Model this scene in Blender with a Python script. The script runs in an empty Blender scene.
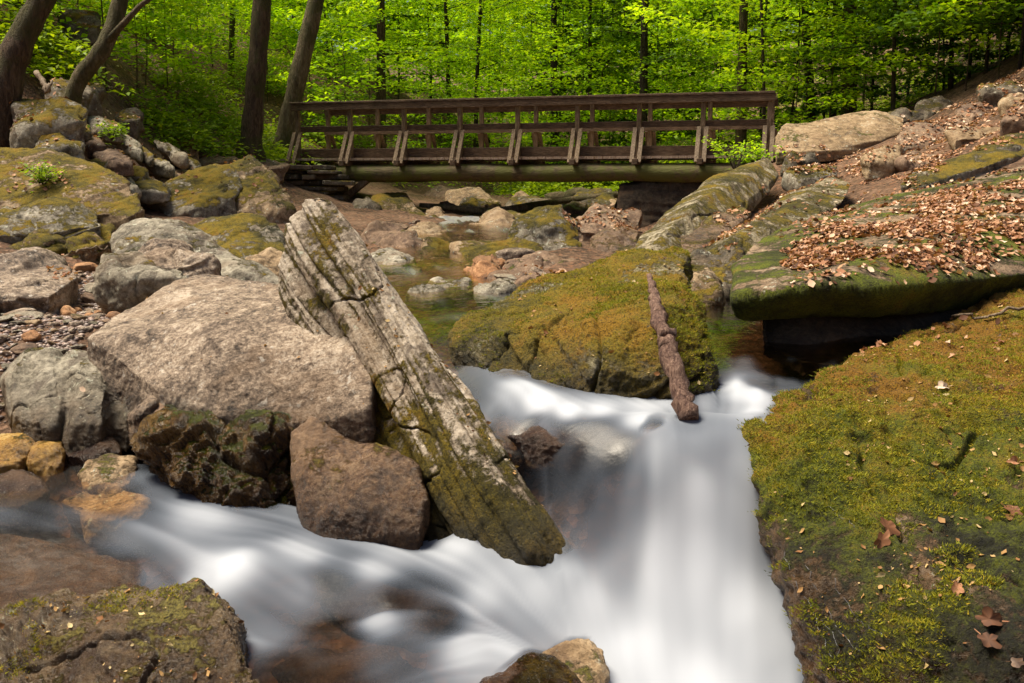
import bpy, bmesh, math, random
import numpy as np
from mathutils import Vector, noise as mnoise
random.seed(7); RNG = np.random.default_rng(7)
R = math.radians
Q = 1.0            # rock detail factor
scene = bpy.context.scene
C = scene.collection
# ------------------------------------------------------------------ camera
F = 35/36*1024; PITCH = math.atan(160.5/F); CZ = 1.6
cam = bpy.data.cameras.new('camera'); cam.lens = 35; cam.sensor_width = 36
cam.clip_end = 2000; cam.clip_start = .05
co = bpy.data.objects.new('camera', cam); C.objects.link(co)
co.location = (0, 0, CZ); co.rotation_euler = (math.pi/2-PITCH, 0, 0)
scene.camera = co
cp, sp = math.cos(PITCH), math.sin(PITCH)
def ray(px, py):
    u, v = px-512, 341.5-py
    return np.array([u, F*cp+v*sp, -F*sp+v*cp])
def P(px, py, Y):
    d = ray(px, py); d = d*(Y/d[1]); return np.array([d[0], d[1], d[2]+CZ])
def W(px, py, z):
    d = ray(px, py); d = d*((z-CZ)/d[2]); return np.array([d[0], d[1], z])
def proj(p):
    p = np.asarray(p, float); x, y, z = p[..., 0], p[..., 1], p[..., 2]-CZ
    f = y*cp-z*sp; v = y*sp+z*cp; f = np.maximum(f, 1e-3)
    return 512+F*x/f, 341.5-F*v/f
# ------------------------------------------------------------------ noise
_perm = RNG.permutation(256); _perm = np.concatenate([_perm, _perm, _perm])
_g = RNG.normal(size=(256, 3)); _g /= np.linalg.norm(_g, axis=1)[:, None]
def perlin(p):
    i = np.floor(p).astype(np.int64); f = p-i; i &= 255
    u = f*f*f*(f*(f*6-15)+10)
    def gr(a, b, c):
        h = _perm[_perm[_perm[(i[:, 0]+a) & 255]+((i[:, 1]+b) & 255)]+((i[:, 2]+c) & 255)]
        g = _g[h]; return g[:, 0]*(f[:, 0]-a)+g[:, 1]*(f[:, 1]-b)+g[:, 2]*(f[:, 2]-c)
    L = lambda a, b, t: a+t*(b-a)
    x00 = L(gr(0,0,0), gr(1,0,0), u[:, 0]); x10 = L(gr(0,1,0), gr(1,1,0), u[:, 0])
    x01 = L(gr(0,0,1), gr(1,0,1), u[:, 0]); x11 = L(gr(0,1,1), gr(1,1,1), u[:, 0])
    return L(L(x00, x10, u[:, 1]), L(x01, x11, u[:, 1]), u[:, 2])*1.6
def fbm(p, o=4, g=.5, l=2.03):
    s = 0; a = 1; p = np.array(p, float)
    for k in range(o):
        s = s+a*perlin(p+k*17.3); p = p*l; a *= g
    return s
def hash1(i, s=0):
    return np.modf(np.abs(np.sin(i*127.1+s*311.7)*43758.5453))[0]
def tps(xy, v, reg=1e-3):
    xy = np.asarray(xy, float); v = np.asarray(v, float); n = len(xy)
    d = ((xy[:, None]-xy[None])**2).sum(-1); K = .5*d*np.log(d+1e-9)+reg*np.eye(n)
    Pm = np.c_[np.ones(n), xy]; A = np.zeros((n+3, n+3)); A[:n, :n] = K; A[:n, n:] = Pm; A[n:, :n] = Pm.T
    b = np.zeros(n+3); b[:n] = v; w = np.linalg.solve(A, b)
    def ev(q):
        out = np.zeros(len(q))
        for s in range(0, len(q), 20000):
            e = q[s:s+20000]; d = ((e[:, None]-xy[None])**2).sum(-1)
            out[s:s+20000] = (.5*d*np.log(d+1e-9))@w[:n]+w[n]+e@w[n+1:]
        return out
    return ev
# ------------------------------------------------------------------ object helpers
def tag(o, label=None, cat=None, group=None, kind=None):
    if label: o['label'] = label
    if cat: o['category'] = cat
    if group: o['group'] = group
    if kind: o['kind'] = kind
    return o
def mesh_np(name, v, f, mat=None, smooth=False, attrs=None):
    me = bpy.data.meshes.new(name); v = np.asarray(v, np.float32); f = np.asarray(f, np.int32)
    me.vertices.add(len(v)); me.vertices.foreach_set('co', v.ravel())
    k = f.shape[1]; me.loops.add(f.size); me.loops.foreach_set('vertex_index', f.ravel())
    me.polygons.add(len(f)); me.polygons.foreach_set('loop_start', np.arange(0, f.size, k, dtype=np.int32))
    me.polygons.foreach_set('loop_total', np.full(len(f), k, np.int32))
    if smooth: me.polygons.foreach_set('use_smooth', np.ones(len(f), bool))
    if attrs:
        for n, a in attrs.items():
            t = me.attributes.new(n, 'FLOAT', 'POINT'); t.data.foreach_set('value', np.asarray(a, np.float32))
    me.update(calc_edges=True)
    if mat: me.materials.append(mat)
    return me
def link(name, me, parent=None, loc=None):
    o = bpy.data.objects.new(name, me); C.objects.link(o)
    if loc is not None: o.location = loc
    if parent: o.parent = parent
    return o
def empty(name, loc=(0, 0, 0), rz=0):
    o = bpy.data.objects.new(name, None); C.objects.link(o); o.location = loc; o.rotation_euler = (0, 0, rz)
    o.empty_display_size = .2
    return o
def recenter(o):
    """move the origin of a mesh object to the base centre of its mesh"""
    me = o.data; n = len(me.vertices); v = np.empty(n*3, np.float32); me.vertices.foreach_get('co', v); v = v.reshape(-1, 3)
    c = np.array([(v[:, 0].min()+v[:, 0].max())/2, (v[:, 1].min()+v[:, 1].max())/2, v[:, 2].min()])
    me.vertices.foreach_set('co', (v-c).ravel().astype(np.float32)); o.location = Vector(c.tolist())
class MB:
    """collects bars and tubes into one mesh"""
    def __init__(s): s.v = []; s.f = []
    def box(s, c, ax, ay, az):
        c, ax, ay, az = map(lambda q: np.asarray(q, float), (c, ax, ay, az)); b = len(s.v)
        for i in (-1, 1):
            for j in (-1, 1):
                for k in (-1, 1): s.v.append(c+ax*i/2+ay*j/2+az*k/2)
        for q in ((0,1,3,2),(4,6,7,5),(0,4,5,1),(2,3,7,6),(0,2,6,4),(1,5,7,3)): s.f.append([b+t for t in q])
    def bar(s, a, b, w, h, up=(0, 0, 1)):
        a = np.asarray(a, float); b = np.asarray(b, float); d = b-a; L = np.linalg.norm(d); d /= L
        side = np.cross(d, up); side /= np.linalg.norm(side); u = np.cross(side, d)
        s.box((a+b)/2, d*L, side*w, u*h)
    def tube(s, pts, rad, n=8, wob=0):
        pts = [np.asarray(p, float) for p in pts]; base = len(s.v); m = len(pts)
        ref = np.array([.3, 1, .2])
        for i, p in enumerate(pts):
            t = pts[min(i+1, m-1)]-pts[max(i-1, 0)]; t /= np.linalg.norm(t)+1e-9
            a = np.cross(t, ref); a /= np.linalg.norm(a)+1e-9; b = np.cross(t, a)
            for k in range(n):
                th = 2*math.pi*k/n; r = rad[i]*(1+wob*(random.random()-.5))
                s.v.append(p+(a*math.cos(th)+b*math.sin(th))*r)
        for i in range(m-1):
            for k in range(n):
                k2 = (k+1) % n
                s.f.append([base+i*n+k, base+i*n+k2, base+(i+1)*n+k2, base+(i+1)*n+k])
        for e, rr in ((0, 1), (m-1, -1)):
            ci = len(s.v); s.v.append(pts[e])
            for k in range(n):
                k2 = (k+1) % n; a, b = base+e*n+k, base+e*n+k2
                s.f.append([ci, b, a, a] if rr > 0 else [ci, a, b, b])
    def mesh(s, name, mat, smooth=False, bevel=0):
        me = bpy.data.meshes.new(name)
        me.from_pydata([tuple(v) for v in s.v], [], [f if f[2] != f[3] else f[:3] for f in s.f]); me.update()
        if bevel:
            bm = bmesh.new(); bm.from_mesh(me)
            bmesh.ops.bevel(bm, geom=bm.edges[:], offset=bevel, segments=1, affect='EDGES'); bm.to_mesh(me); bm.free()
        if smooth: me.polygons.foreach_set('use_smooth', np.ones(len(me.polygons), bool))
        me.materials.append(mat); return me
    def build(s, name, mat, parent=None, **k): return link(name, s.mesh(name, mat, **k), parent)
# ------------------------------------------------------------------ materials
class NT:
    def __init__(s, name):
        s.m = bpy.data.materials.new(name); s.m.use_nodes = True; s.t = s.m.node_tree; s.t.nodes.clear()
        s.out = s.n('ShaderNodeOutputMaterial'); s.geo = s.n('ShaderNodeNewGeometry'); s.pos = s.geo.outputs['Position']
    def n(s, ty, **kw):
        x = s.t.nodes.new(ty)
        for k, v in kw.items(): setattr(x, k, v)
        return x
    def l(s, a, b): s.t.links.new(a, b)
    def setin(s, sock, v):
        if hasattr(v, 'is_output') or isinstance(v, bpy.types.NodeSocket): s.l(v, sock)
        else: sock.default_value = v
    def math(s, op, a, b=0, c=None, clamp=False):
        x = s.n('ShaderNodeMath', operation=op, use_clamp=clamp); s.setin(x.inputs[0], a); s.setin(x.inputs[1], b)
        if c is not None: s.setin(x.inputs[2], c)
        return x.outputs[0]
    def noise(s, scale, detail=4, rough=.55, vec=None, dist=0):
        x = s.n('ShaderNodeTexNoise'); s.l(vec or s.pos, x.inputs['Vector']); x.inputs['Scale'].default_value = scale
        x.inputs['Detail'].default_value = detail; x.inputs['Roughness'].default_value = rough; x.inputs['Distortion'].default_value = dist
        return x.outputs[0]
    def vor(s, scale, feature='F1', vec=None, out=0):
        x = s.n('ShaderNodeTexVoronoi', feature=feature); s.l(vec or s.pos, x.inputs['Vector']); x.inputs['Scale'].default_value = scale
        return x.outputs[out]
    def map(s, a, lo, hi, o0=0., o1=1., smooth=True):
        x = s.n('ShaderNodeMapRange', interpolation_type='SMOOTHSTEP' if smooth else 'LINEAR'); s.setin(x.inputs[0], a)
        for k, v in zip((1, 2, 3, 4), (lo, hi, o0, o1)): x.inputs[k].default_value = v
        return x.outputs[0]
    def ramp(s, fac, cols):
        x = s.n('ShaderNodeValToRGB'); s.l(fac, x.inputs[0]); e = x.color_ramp.elements
        while len(e) < len(cols): e.new(.5)
        for q, (p, c) in zip(e, cols): q.position = p; q.color = (*c, 1)
        return x.outputs[0]
    def mix(s, f, a, b, blend='MIX'):
        x = s.n('ShaderNodeMix', data_type='RGBA', blend_type=blend)
        s.setin(x.inputs[0], f)
        for k, v in ((6, a), (7, b)):
            if isinstance(v, tuple): x.inputs[k].default_value = (*v, 1)
            else: s.l(v, x.inputs[k])
        return x.outputs[2]
    def vmul(s, v):
        x = s.n('ShaderNodeVectorMath', operation='MULTIPLY'); s.l(s.pos, x.inputs[0]); x.inputs[1].default_value = v
        return x.outputs[0]
    def attr(s, name, out='Fac'):
        x = s.n('ShaderNodeAttribute', attribute_name=name); return x.outputs[out]
    def bump(s, h, dist, strength=1., normal=None):
        x = s.n('ShaderNodeBump'); s.l(h, x.inputs['Height']); x.inputs['Distance'].default_value = dist; x.inputs['Strength'].default_value = strength
        if normal is not None: s.l(normal, x.inputs['Normal'])
        return x.outputs[0]
    def pbsdf(s, col, rough, normal=None, spec=.5):
        x = s.n('ShaderNodeBsdfPrincipled'); s.setin(x.inputs['Base Color'], (*col, 1) if isinstance(col, tuple) else col)
        s.setin(x.inputs['Roughness'], rough); x.inputs['Specular IOR Level'].default_value = spec
        if normal is not None: s.l(normal, x.inputs['Normal'])
        return x.outputs[0]
    def finish(s, sh): s.l(sh, s.out.inputs[0]); return s.m

def rock_mat(name, cols, moss=0., mcols=None, up=.25, lichen=.0, lcol=(.45,.46,.36), rough=.75, band=None, wet=None, speck=.35, bumpk=1., mscale=2.6, mossz=None, mcz=None, dirt=(.05,.03,.02)):
    n = NT(name)
    vec = n.pos
    if band: # (dir, stretch): texture stretched along dir
        mp = n.n('ShaderNodeMapping', vector_type='TEXTURE'); n.l(n.pos, mp.inputs[0]); mp.inputs['Rotation'].default_value = Vector(band[0]).to_track_quat('Z', 'Y').to_euler(); mp.inputs['Scale'].default_value = [1/x for x in band[1]]; vec = mp.outputs[0]
    a = n.noise(1.7, 5, .6, vec); b = n.noise(9, 8, .68, vec, .6); c = n.noise(70, 6, .7)
    strong = bool(band) and max(band[1]) > 3; sv = vec if strong and band[1][2] < 1 else None
    f = n.math('ADD', n.math('MULTIPLY', a, .5), n.math('MULTIPLY', b, .5)); f = n.math('ADD', f, n.math('MULTIPLY', n.math('SUBTRACT', c, .5), speck))
    f = n.math('ADD', f, n.math('MULTIPLY', n.math('SUBTRACT', n.noise(24, 4, .65, vec if band and max(band[1]) > 3 else None, .8), .5), speck*.9)); col = n.ramp(n.map(f, .33, .66, smooth=False), [(i/(len(cols)-1), cc) for i, cc in enumerate(cols)])
    # pits and grains
    gr = n.vor(140); col = n.mix(n.map(gr, .1, .35, .35, 0), col, tuple(x*.35 for x in cols[0]))
    st = n.noise(4.2, 6, .7, None, 1.2); col = n.mix(n.map(st, .52, .66, 0, .7), col, dirt); col = n.mix(n.map(n.noise(1.4, 4, .65, None, .8), .5, .64, 0, .35), col, (.20,.12,.06))
    if lichen:
        lm = n.math('MULTIPLY', n.map(n.noise(22 if sv is None else 7, 5, .7, sv), .58, .66), n.map(n.noise(3.1, 3), .62-lichen*.3, .7-lichen*.3))
        col = n.mix(lm, col, lcol)
    sepn = n.n('ShaderNodeSeparateXYZ'); n.l(n.geo.outputs['Normal'], sepn.inputs[0]); nz = sepn.outputs[2]
    sepp = n.n('ShaderNodeSeparateXYZ'); n.l(n.pos, sepp.inputs[0]); pz = sepp.outputs[2]
    h = n.math('ADD', n.math('MULTIPLY', b, .6 if sv is None else 1.), n.math('MULTIPLY', c, .5 if sv is None else .2)); h = n.math('ADD', h, n.math('MULTIPLY', n.noise(260, 3, .7), .22))
    ro = n.math('ADD', rough-.15, n.math('MULTIPLY', c, .3))
    if moss:
        mcols = mcols or [(.035,.045,.006), (.10,.12,.012), (.17,.15,.02), (.14,.085,.02)]
        m = n.math('ADD', n.math('MULTIPLY', n.noise(mscale if sv is None else mscale*.45, 5, .62, sv, .5), 1.0), n.math('MULTIPLY', n.noise(26 if sv is None else 8, 6, .75, sv), .55))
        m = n.math('ADD', m, n.math('MULTIPLY', nz, up))
        if mossz: m = n.math('ADD', m, n.map(pz, mossz[0], mossz[1], mossz[2], 0))
        t = 1.12+up*.35-moss*.62
        mm = n.map(m, t-.05, t+.06)
        mc = n.math('ADD', n.math('MULTIPLY', n.noise(1.9, 3, .6), .8), n.math('MULTIPLY', n.noise(11, 5, .75), .55)); mc = n.math('ADD', mc, n.math('MULTIPLY', n.noise(70, 4, .8), .35))
        if mcz: mc = n.math('ADD', n.math('SUBTRACT', mc, .07), n.map(pz, *mcz[:2], 0, mcz[2]))
        mcol = n.ramp(n.map(mc, .62, 1.08, smooth=False), [(i/(len(mcols)-1), cc) for i, cc in enumerate(mcols)])
        mcol = n.mix(n.map(n.noise(120, 3, .85), .47, .62, 0, .8), mcol, (.012,.011,.004))
        col = n.mix(mm, col, mcol)
        mh = n.math('MULTIPLY', n.math('ADD', n.noise(95, 5, .75), .5), mm); h = n.math('ADD', h, n.math('MULTIPLY', mh, .9))
        ro = n.math('ADD', n.math('MULTIPLY', mm, .25), ro)
    if wet:
        wm = n.math('ADD', pz, n.math('MULTIPLY', n.noise(5, 4), .25)); wm = n.map(wm, wet[0]+.12, wet[1]+.12, 1, 0)
        col = n.mix(n.math('MULTIPLY', wm, .85), col, n.mix(1., col, (.30,.215,.13), 'MULTIPLY'))
        ro = n.math('SUBTRACT', ro, n.math('MULTIPLY', wm, .45), clamp=True); ro = n.math('MAXIMUM', ro, .12)
    nrm = n.bump(h, .022*bumpk)
    return n.finish(n.pbsdf(col, ro, nrm, .4))

PINK = [(.035,.024,.016), (.16,.115,.08), (.34,.26,.185), (.54,.45,.35)]
GREY = [(.04,.034,.024), (.16,.14,.10), (.30,.27,.205), (.46,.42,.33)]
BROWN = [(.03,.018,.012), (.10,.06,.042), (.20,.125,.09), (.30,.21,.16)]
TAN = [(.05,.03,.016), (.19,.125,.062), (.34,.24,.135), (.46,.36,.24)]
MOSSO = [(.018,.018,.004), (.085,.07,.008), (.23,.165,.008), (.26,.12,.012)]
MOSSG = [(.012,.016,.003), (.055,.065,.006), (.14,.17,.008), (.22,.15,.015)]
M = {}
M['pink'] = rock_mat('pink_sandstone', PINK, moss=.0, rough=.62, lichen=.6, lcol=(.5,.45,.38), speck=.6, bumpk=1.3, wet=(.40,.68))
M['grey'] = rock_mat('grey_stone', GREY, moss=.25, mcols=MOSSO, lichen=.6)
M['greymoss'] = rock_mat('mossy_grey_stone', GREY, moss=.42, mcols=MOSSO, up=.35, lichen=.8)
M['tan'] = rock_mat('tan_stone', TAN, moss=.12, lichen=.5)
M['greywet'] = rock_mat('wet_footed_grey_stone', GREY, moss=.15, mcols=MOSSO, lichen=.7, wet=(.38,.66))
M['tanmoss'] = rock_mat('mossy_tan_stone', TAN, moss=.44, mcols=MOSSO, up=.3, lichen=.7)
M['wetbrown'] = rock_mat('wet_brown_stone', [(.02,.012,.007), (.075,.042,.024), (.15,.09,.05), (.25,.165,.095)], moss=.22, mcols=MOSSO, rough=.35, wet=(.1,.5), speck=.6)
M['black'] = rock_mat('shade_black_stone', [(.01,.008,.006), (.032,.023,.016), (.06,.044,.03), (.10,.075,.05)], rough=.95, moss=.05)  # near-black colour stands in for shade under the deck and the ledge
M['red'] = rock_mat('reddish_brown_stone', [(.035,.02,.013), (.12,.072,.045), (.24,.155,.095), (.36,.26,.18)], moss=.12, lichen=.4)
M['darkmoss'] = rock_mat('dark_mossy_stone', [(.015,.012,.008), (.06,.048,.03), (.13,.105,.07), (.25,.21,.15)], moss=.35, mcols=MOSSO, lichen=.5)
M['orange'] = rock_mat('orange_stone', [(.08,.035,.015), (.26,.12,.045), (.42,.22,.10), (.5,.32,.18)], moss=.1, lichen=.2)
M['wetmoss'] = rock_mat('wet_mossy_stone', [(.012,.008,.004), (.09,.052,.014), (.27,.165,.04), (.46,.36,.22)], moss=.36, mcols=MOSSG, rough=.3, wet=(.3,.75), bumpk=1.8, up=.5, band=((.8,.1,.5),(1,1,4)))
M['bark_rock'] = rock_mat('striated_pale_stone', [(.05,.033,.018), (.26,.205,.14), (.52,.44,.34), (.66,.60,.5)], moss=.46, mcols=MOSSO, up=-.15, lichen=.5, band=((-.94,1.16,1.19),(2.6,2.6,.5)), wet=(.0,.42), bumpk=1.3, mscale=4.2, mossz=(.1,.9,.22))
M['mid'] = rock_mat('olive_mossy_boulder', [(.05,.045,.02), (.18,.155,.065), (.34,.31,.17), (.50,.47,.35)], moss=.68, mcols=[(.014,.016,.004), (.09,.08,.008), (.27,.205,.010), (.36,.20,.014)], up=.12, lichen=1.2, wet=(.6,.95), bumpk=1.6, mcz=(.6,1.1,.2), band=((.35,-.35,.87),(1,1,5)), mossz=(.5,.9,.1))
M['nearmoss'] = rock_mat('deep_mossy_boulder', [(.03,.02,.01), (.12,.07,.03), (.22,.14,.07), (.4,.33,.25)], moss=.74, mcols=[(.006,.008,.003), (.035,.038,.005), (.14,.17,.006), (.28,.225,.008), (.36,.18,.016)], up=.12, lichen=.3, wet=(.05,.5), bumpk=2.0, mcz=(.3,.85,.33), mossz=(.0,.5,-.2))
M['slab'] = rock_mat('mossy_ledge_stone', [(.04,.028,.018), (.14,.095,.055), (.26,.18,.11), (.36,.28,.19)], moss=.78, mcols=MOSSG, up=-.2, lichen=.3)
M['slope'] = rock_mat('tilted_slab_stone', [(.05,.04,.02), (.16,.13,.07), (.30,.25,.16), (.44,.4,.3)], moss=.5, mcols=MOSSO, up=.1, lichen=.8, band=((-.5,-.3,.8),(1,1,4)))
M['fore'] = rock_mat('speckled_fore_stone', [(.03,.02,.012), (.10,.065,.035), (.19,.14,.08), (.3,.25,.17)], moss=.24, mcols=[(.05,.04,.006),(.16,.13,.02),(.30,.26,.05),(.36,.33,.10)], rough=.45, lichen=.5, mscale=7, wet=(-.1,.3))
M['under'] = rock_mat('submerged_stone', [(.007,.004,.003), (.024,.011,.007), (.05,.025,.013), (.09,.05,.03)], rough=.25, moss=.0)
M['gold'] = rock_mat('golden_wet_stone', [(.06,.03,.006), (.25,.13,.02), (.40,.24,.05), (.5,.36,.14)], rough=.3, moss=.2, mcols=MOSSG)

def ground_mat():
    n = NT('forest_floor')
    a = n.noise(1.1, 6, .6); b = n.noise(14, 8, .7); c = n.noise(60, 5, .7)
    col = n.ramp(n.map(n.math('ADD', n.math('MULTIPLY', a, .45), n.math('MULTIPLY', b, .55)), .33, .68, smooth=False),
                 [(0,(.018,.011,.006)), (.35,(.07,.04,.022)), (.65,(.17,.10,.06)), (1,(.30,.19,.12))])
    v = n.vor(26, out=1); sp_ = n.n('ShaderNodeSeparateColor'); n.l(v, sp_.inputs[0])
    col = n.mix(n.map(sp_.outputs[0], .55, .9, 0, .6), col, n.ramp(sp_.outputs[1], [(0,(.34,.16,.08)), (.5,(.22,.11,.06)), (1,(.42,.27,.18))]))
    g = n.attr('green'); gm = n.math('MULTIPLY', n.map(n.math('ADD', n.noise(1.9, 6, .7), n.math('MULTIPLY', g, .5)), .55, .78), g)
    gcol = n.ramp(n.noise(8, 5, .7), [(.3,(.012,.028,.003)), (.55,(.05,.10,.008)), (.8,(.10,.17,.012))])
    col = n.mix(gm, col, gcol)
    h = n.math('ADD', n.math('MULTIPLY', b, .8), n.math('MULTIPLY', c, .5)); h = n.math('ADD', h, n.math('MULTIPLY', n.vor(26), .5))
    return n.finish(n.pbsdf(col, .9, n.bump(h, .05), .3))
M['ground'] = ground_mat()
def wood_mat(name, cols, rough=.7, band=(1,1,1), moss=0):
    n = NT(name); mp = n.n('ShaderNodeMapping'); n.l(n.pos, mp.inputs[0]); mp.inputs['Scale'].default_value = band
    a = n.noise(9, 7, .7, mp.outputs[0], .4); b = n.noise(2.3, 4)
    col = n.ramp(n.map(n.math('ADD', n.math('MULTIPLY', a, .7), n.math('MULTIPLY', b, .3)), .32, .68, smooth=False), [(i/(len(cols)-1), c) for i, c in enumerate(cols)])
    if moss: col = n.mix(n.map(n.noise(3.5, 6, .7), .66-moss*.3, .74-moss*.3, 0, .85), col, (.10,.105,.015))
    return n.finish(n.pbsdf(col, rough, n.bump(a, .02), .35))
M['timber'] = wood_mat('weathered_timber', [(.025,.013,.006), (.10,.06,.032), (.22,.145,.085)], band=(1,1,5))
M['post'] = wood_mat('weathered_post_timber', [(.03,.018,.009), (.15,.10,.055), (.32,.235,.15)], band=(5,5,1))
M['brace'] = wood_mat('pale_brace_timber', [(.07,.045,.025), (.17,.12,.075), (.30,.23,.15)], band=(5,5,1))
M['deck'] = wood_mat('sunlit_deck_timber', [(.18,.12,.08), (.38,.28,.2), (.55,.43,.33)], band=(4,1,1))  # colour kept pale to draw the sunlit line along the deck edge
M['log'] = wood_mat('mossy_log', [(.03,.02,.01), (.10,.075,.03), (.17,.13,.055)], band=(1,1,3), moss=.7)
def bark_mat(name, cols, moss=.4):
    n = NT(name); mp = n.n('ShaderNodeMapping'); n.l(n.pos, mp.inputs[0]); mp.inputs['Scale'].default_value = (1, 1, .25)
    a = n.noise(22, 7, .7, mp.outputs[0], .8); b = n.noise(2.0, 5, .6)
    col = n.ramp(n.map(a, .3, .7, smooth=False), [(i/(len(cols)-1), c) for i, c in enumerate(cols)])
    col = n.mix(n.map(b, .62-moss*.3, .75-moss*.3, 0, .75), col, (.075,.075,.02))
    return n.finish(n.pbsdf(col, .85, n.bump(n.math('ADD', a, n.math('MULTIPLY', n.noise(60, 4), .3)), .12), .3))
M['bark'] = bark_mat('dark_bark', [(.022,.013,.007), (.11,.07,.04), (.25,.175,.105)], .55)
M['barkp'] = bark_mat('pale_bark', [(.05,.035,.018), (.17,.13,.07), (.32,.26,.16)], .5)
M['barkb'] = bark_mat('black_bark', [(.015,.011,.007), (.055,.038,.024), (.12,.09,.06)], .2)
M['deadwood'] = wood_mat('purple_brown_deadwood', [(.02,.010,.008), (.10,.05,.036), (.25,.155,.11), (.45,.33,.24)], band=(9,9,1.2), rough=.6)
def leaf_mat(name, cols, trans=.56, rough=.55, objrand=.25):
    n = NT(name); t = n.attr('tint'); oi = n.n('ShaderNodeObjectInfo')
    f = n.math('ADD', n.math('MULTIPLY', t, .6), n.math('MULTIPLY', n.noise(.8, 3), .4)); f = n.math('ADD', f, n.math('MULTIPLY', n.math('SUBTRACT', oi.outputs['Random'], .5), objrand))
    col = n.ramp(f, [(.15+.7*i/(len(cols)-1), c) for i, c in enumerate(cols)])
    d = n.pbsdf(col, rough, None, .3)
    tr = n.n('ShaderNodeBsdfTranslucent'); n.l(n.mix(1., col, (1.5,1.4,.6), 'MULTIPLY'), tr.inputs[0])
    mx = n.n('ShaderNodeMixShader'); mx.inputs[0].default_value = trans; n.l(d, mx.inputs[1]); n.l(tr.outputs[0], mx.inputs[2])
    return n.finish(mx.outputs[0])
M['leaf'] = leaf_mat('spring_leaves', [(.08,.19,.005), (.21,.40,.007), (.36,.54,.012), (.48,.62,.02)])
M['leafd'] = leaf_mat('hemlock_needles', [(.012,.035,.004), (.035,.085,.006), (.08,.17,.008), (.16,.28,.010)], .35)
M['leafh'] = leaf_mat('undergrowth_leaves', [(.05,.10,.005), (.13,.23,.007), (.25,.37,.010), (.40,.50,.015)], .4)
M['litter'] = leaf_mat('dry_leaves', [(.035,.014,.007), (.14,.06,.028), (.32,.145,.07), (.46,.27,.15), (.70,.55,.42)], .12, .7)
M['crumb'] = leaf_mat('leaf_crumbs', [(.06,.025,.012), (.20,.09,.03), (.34,.20,.07), (.50,.40,.20)], .1, .7)

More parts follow.
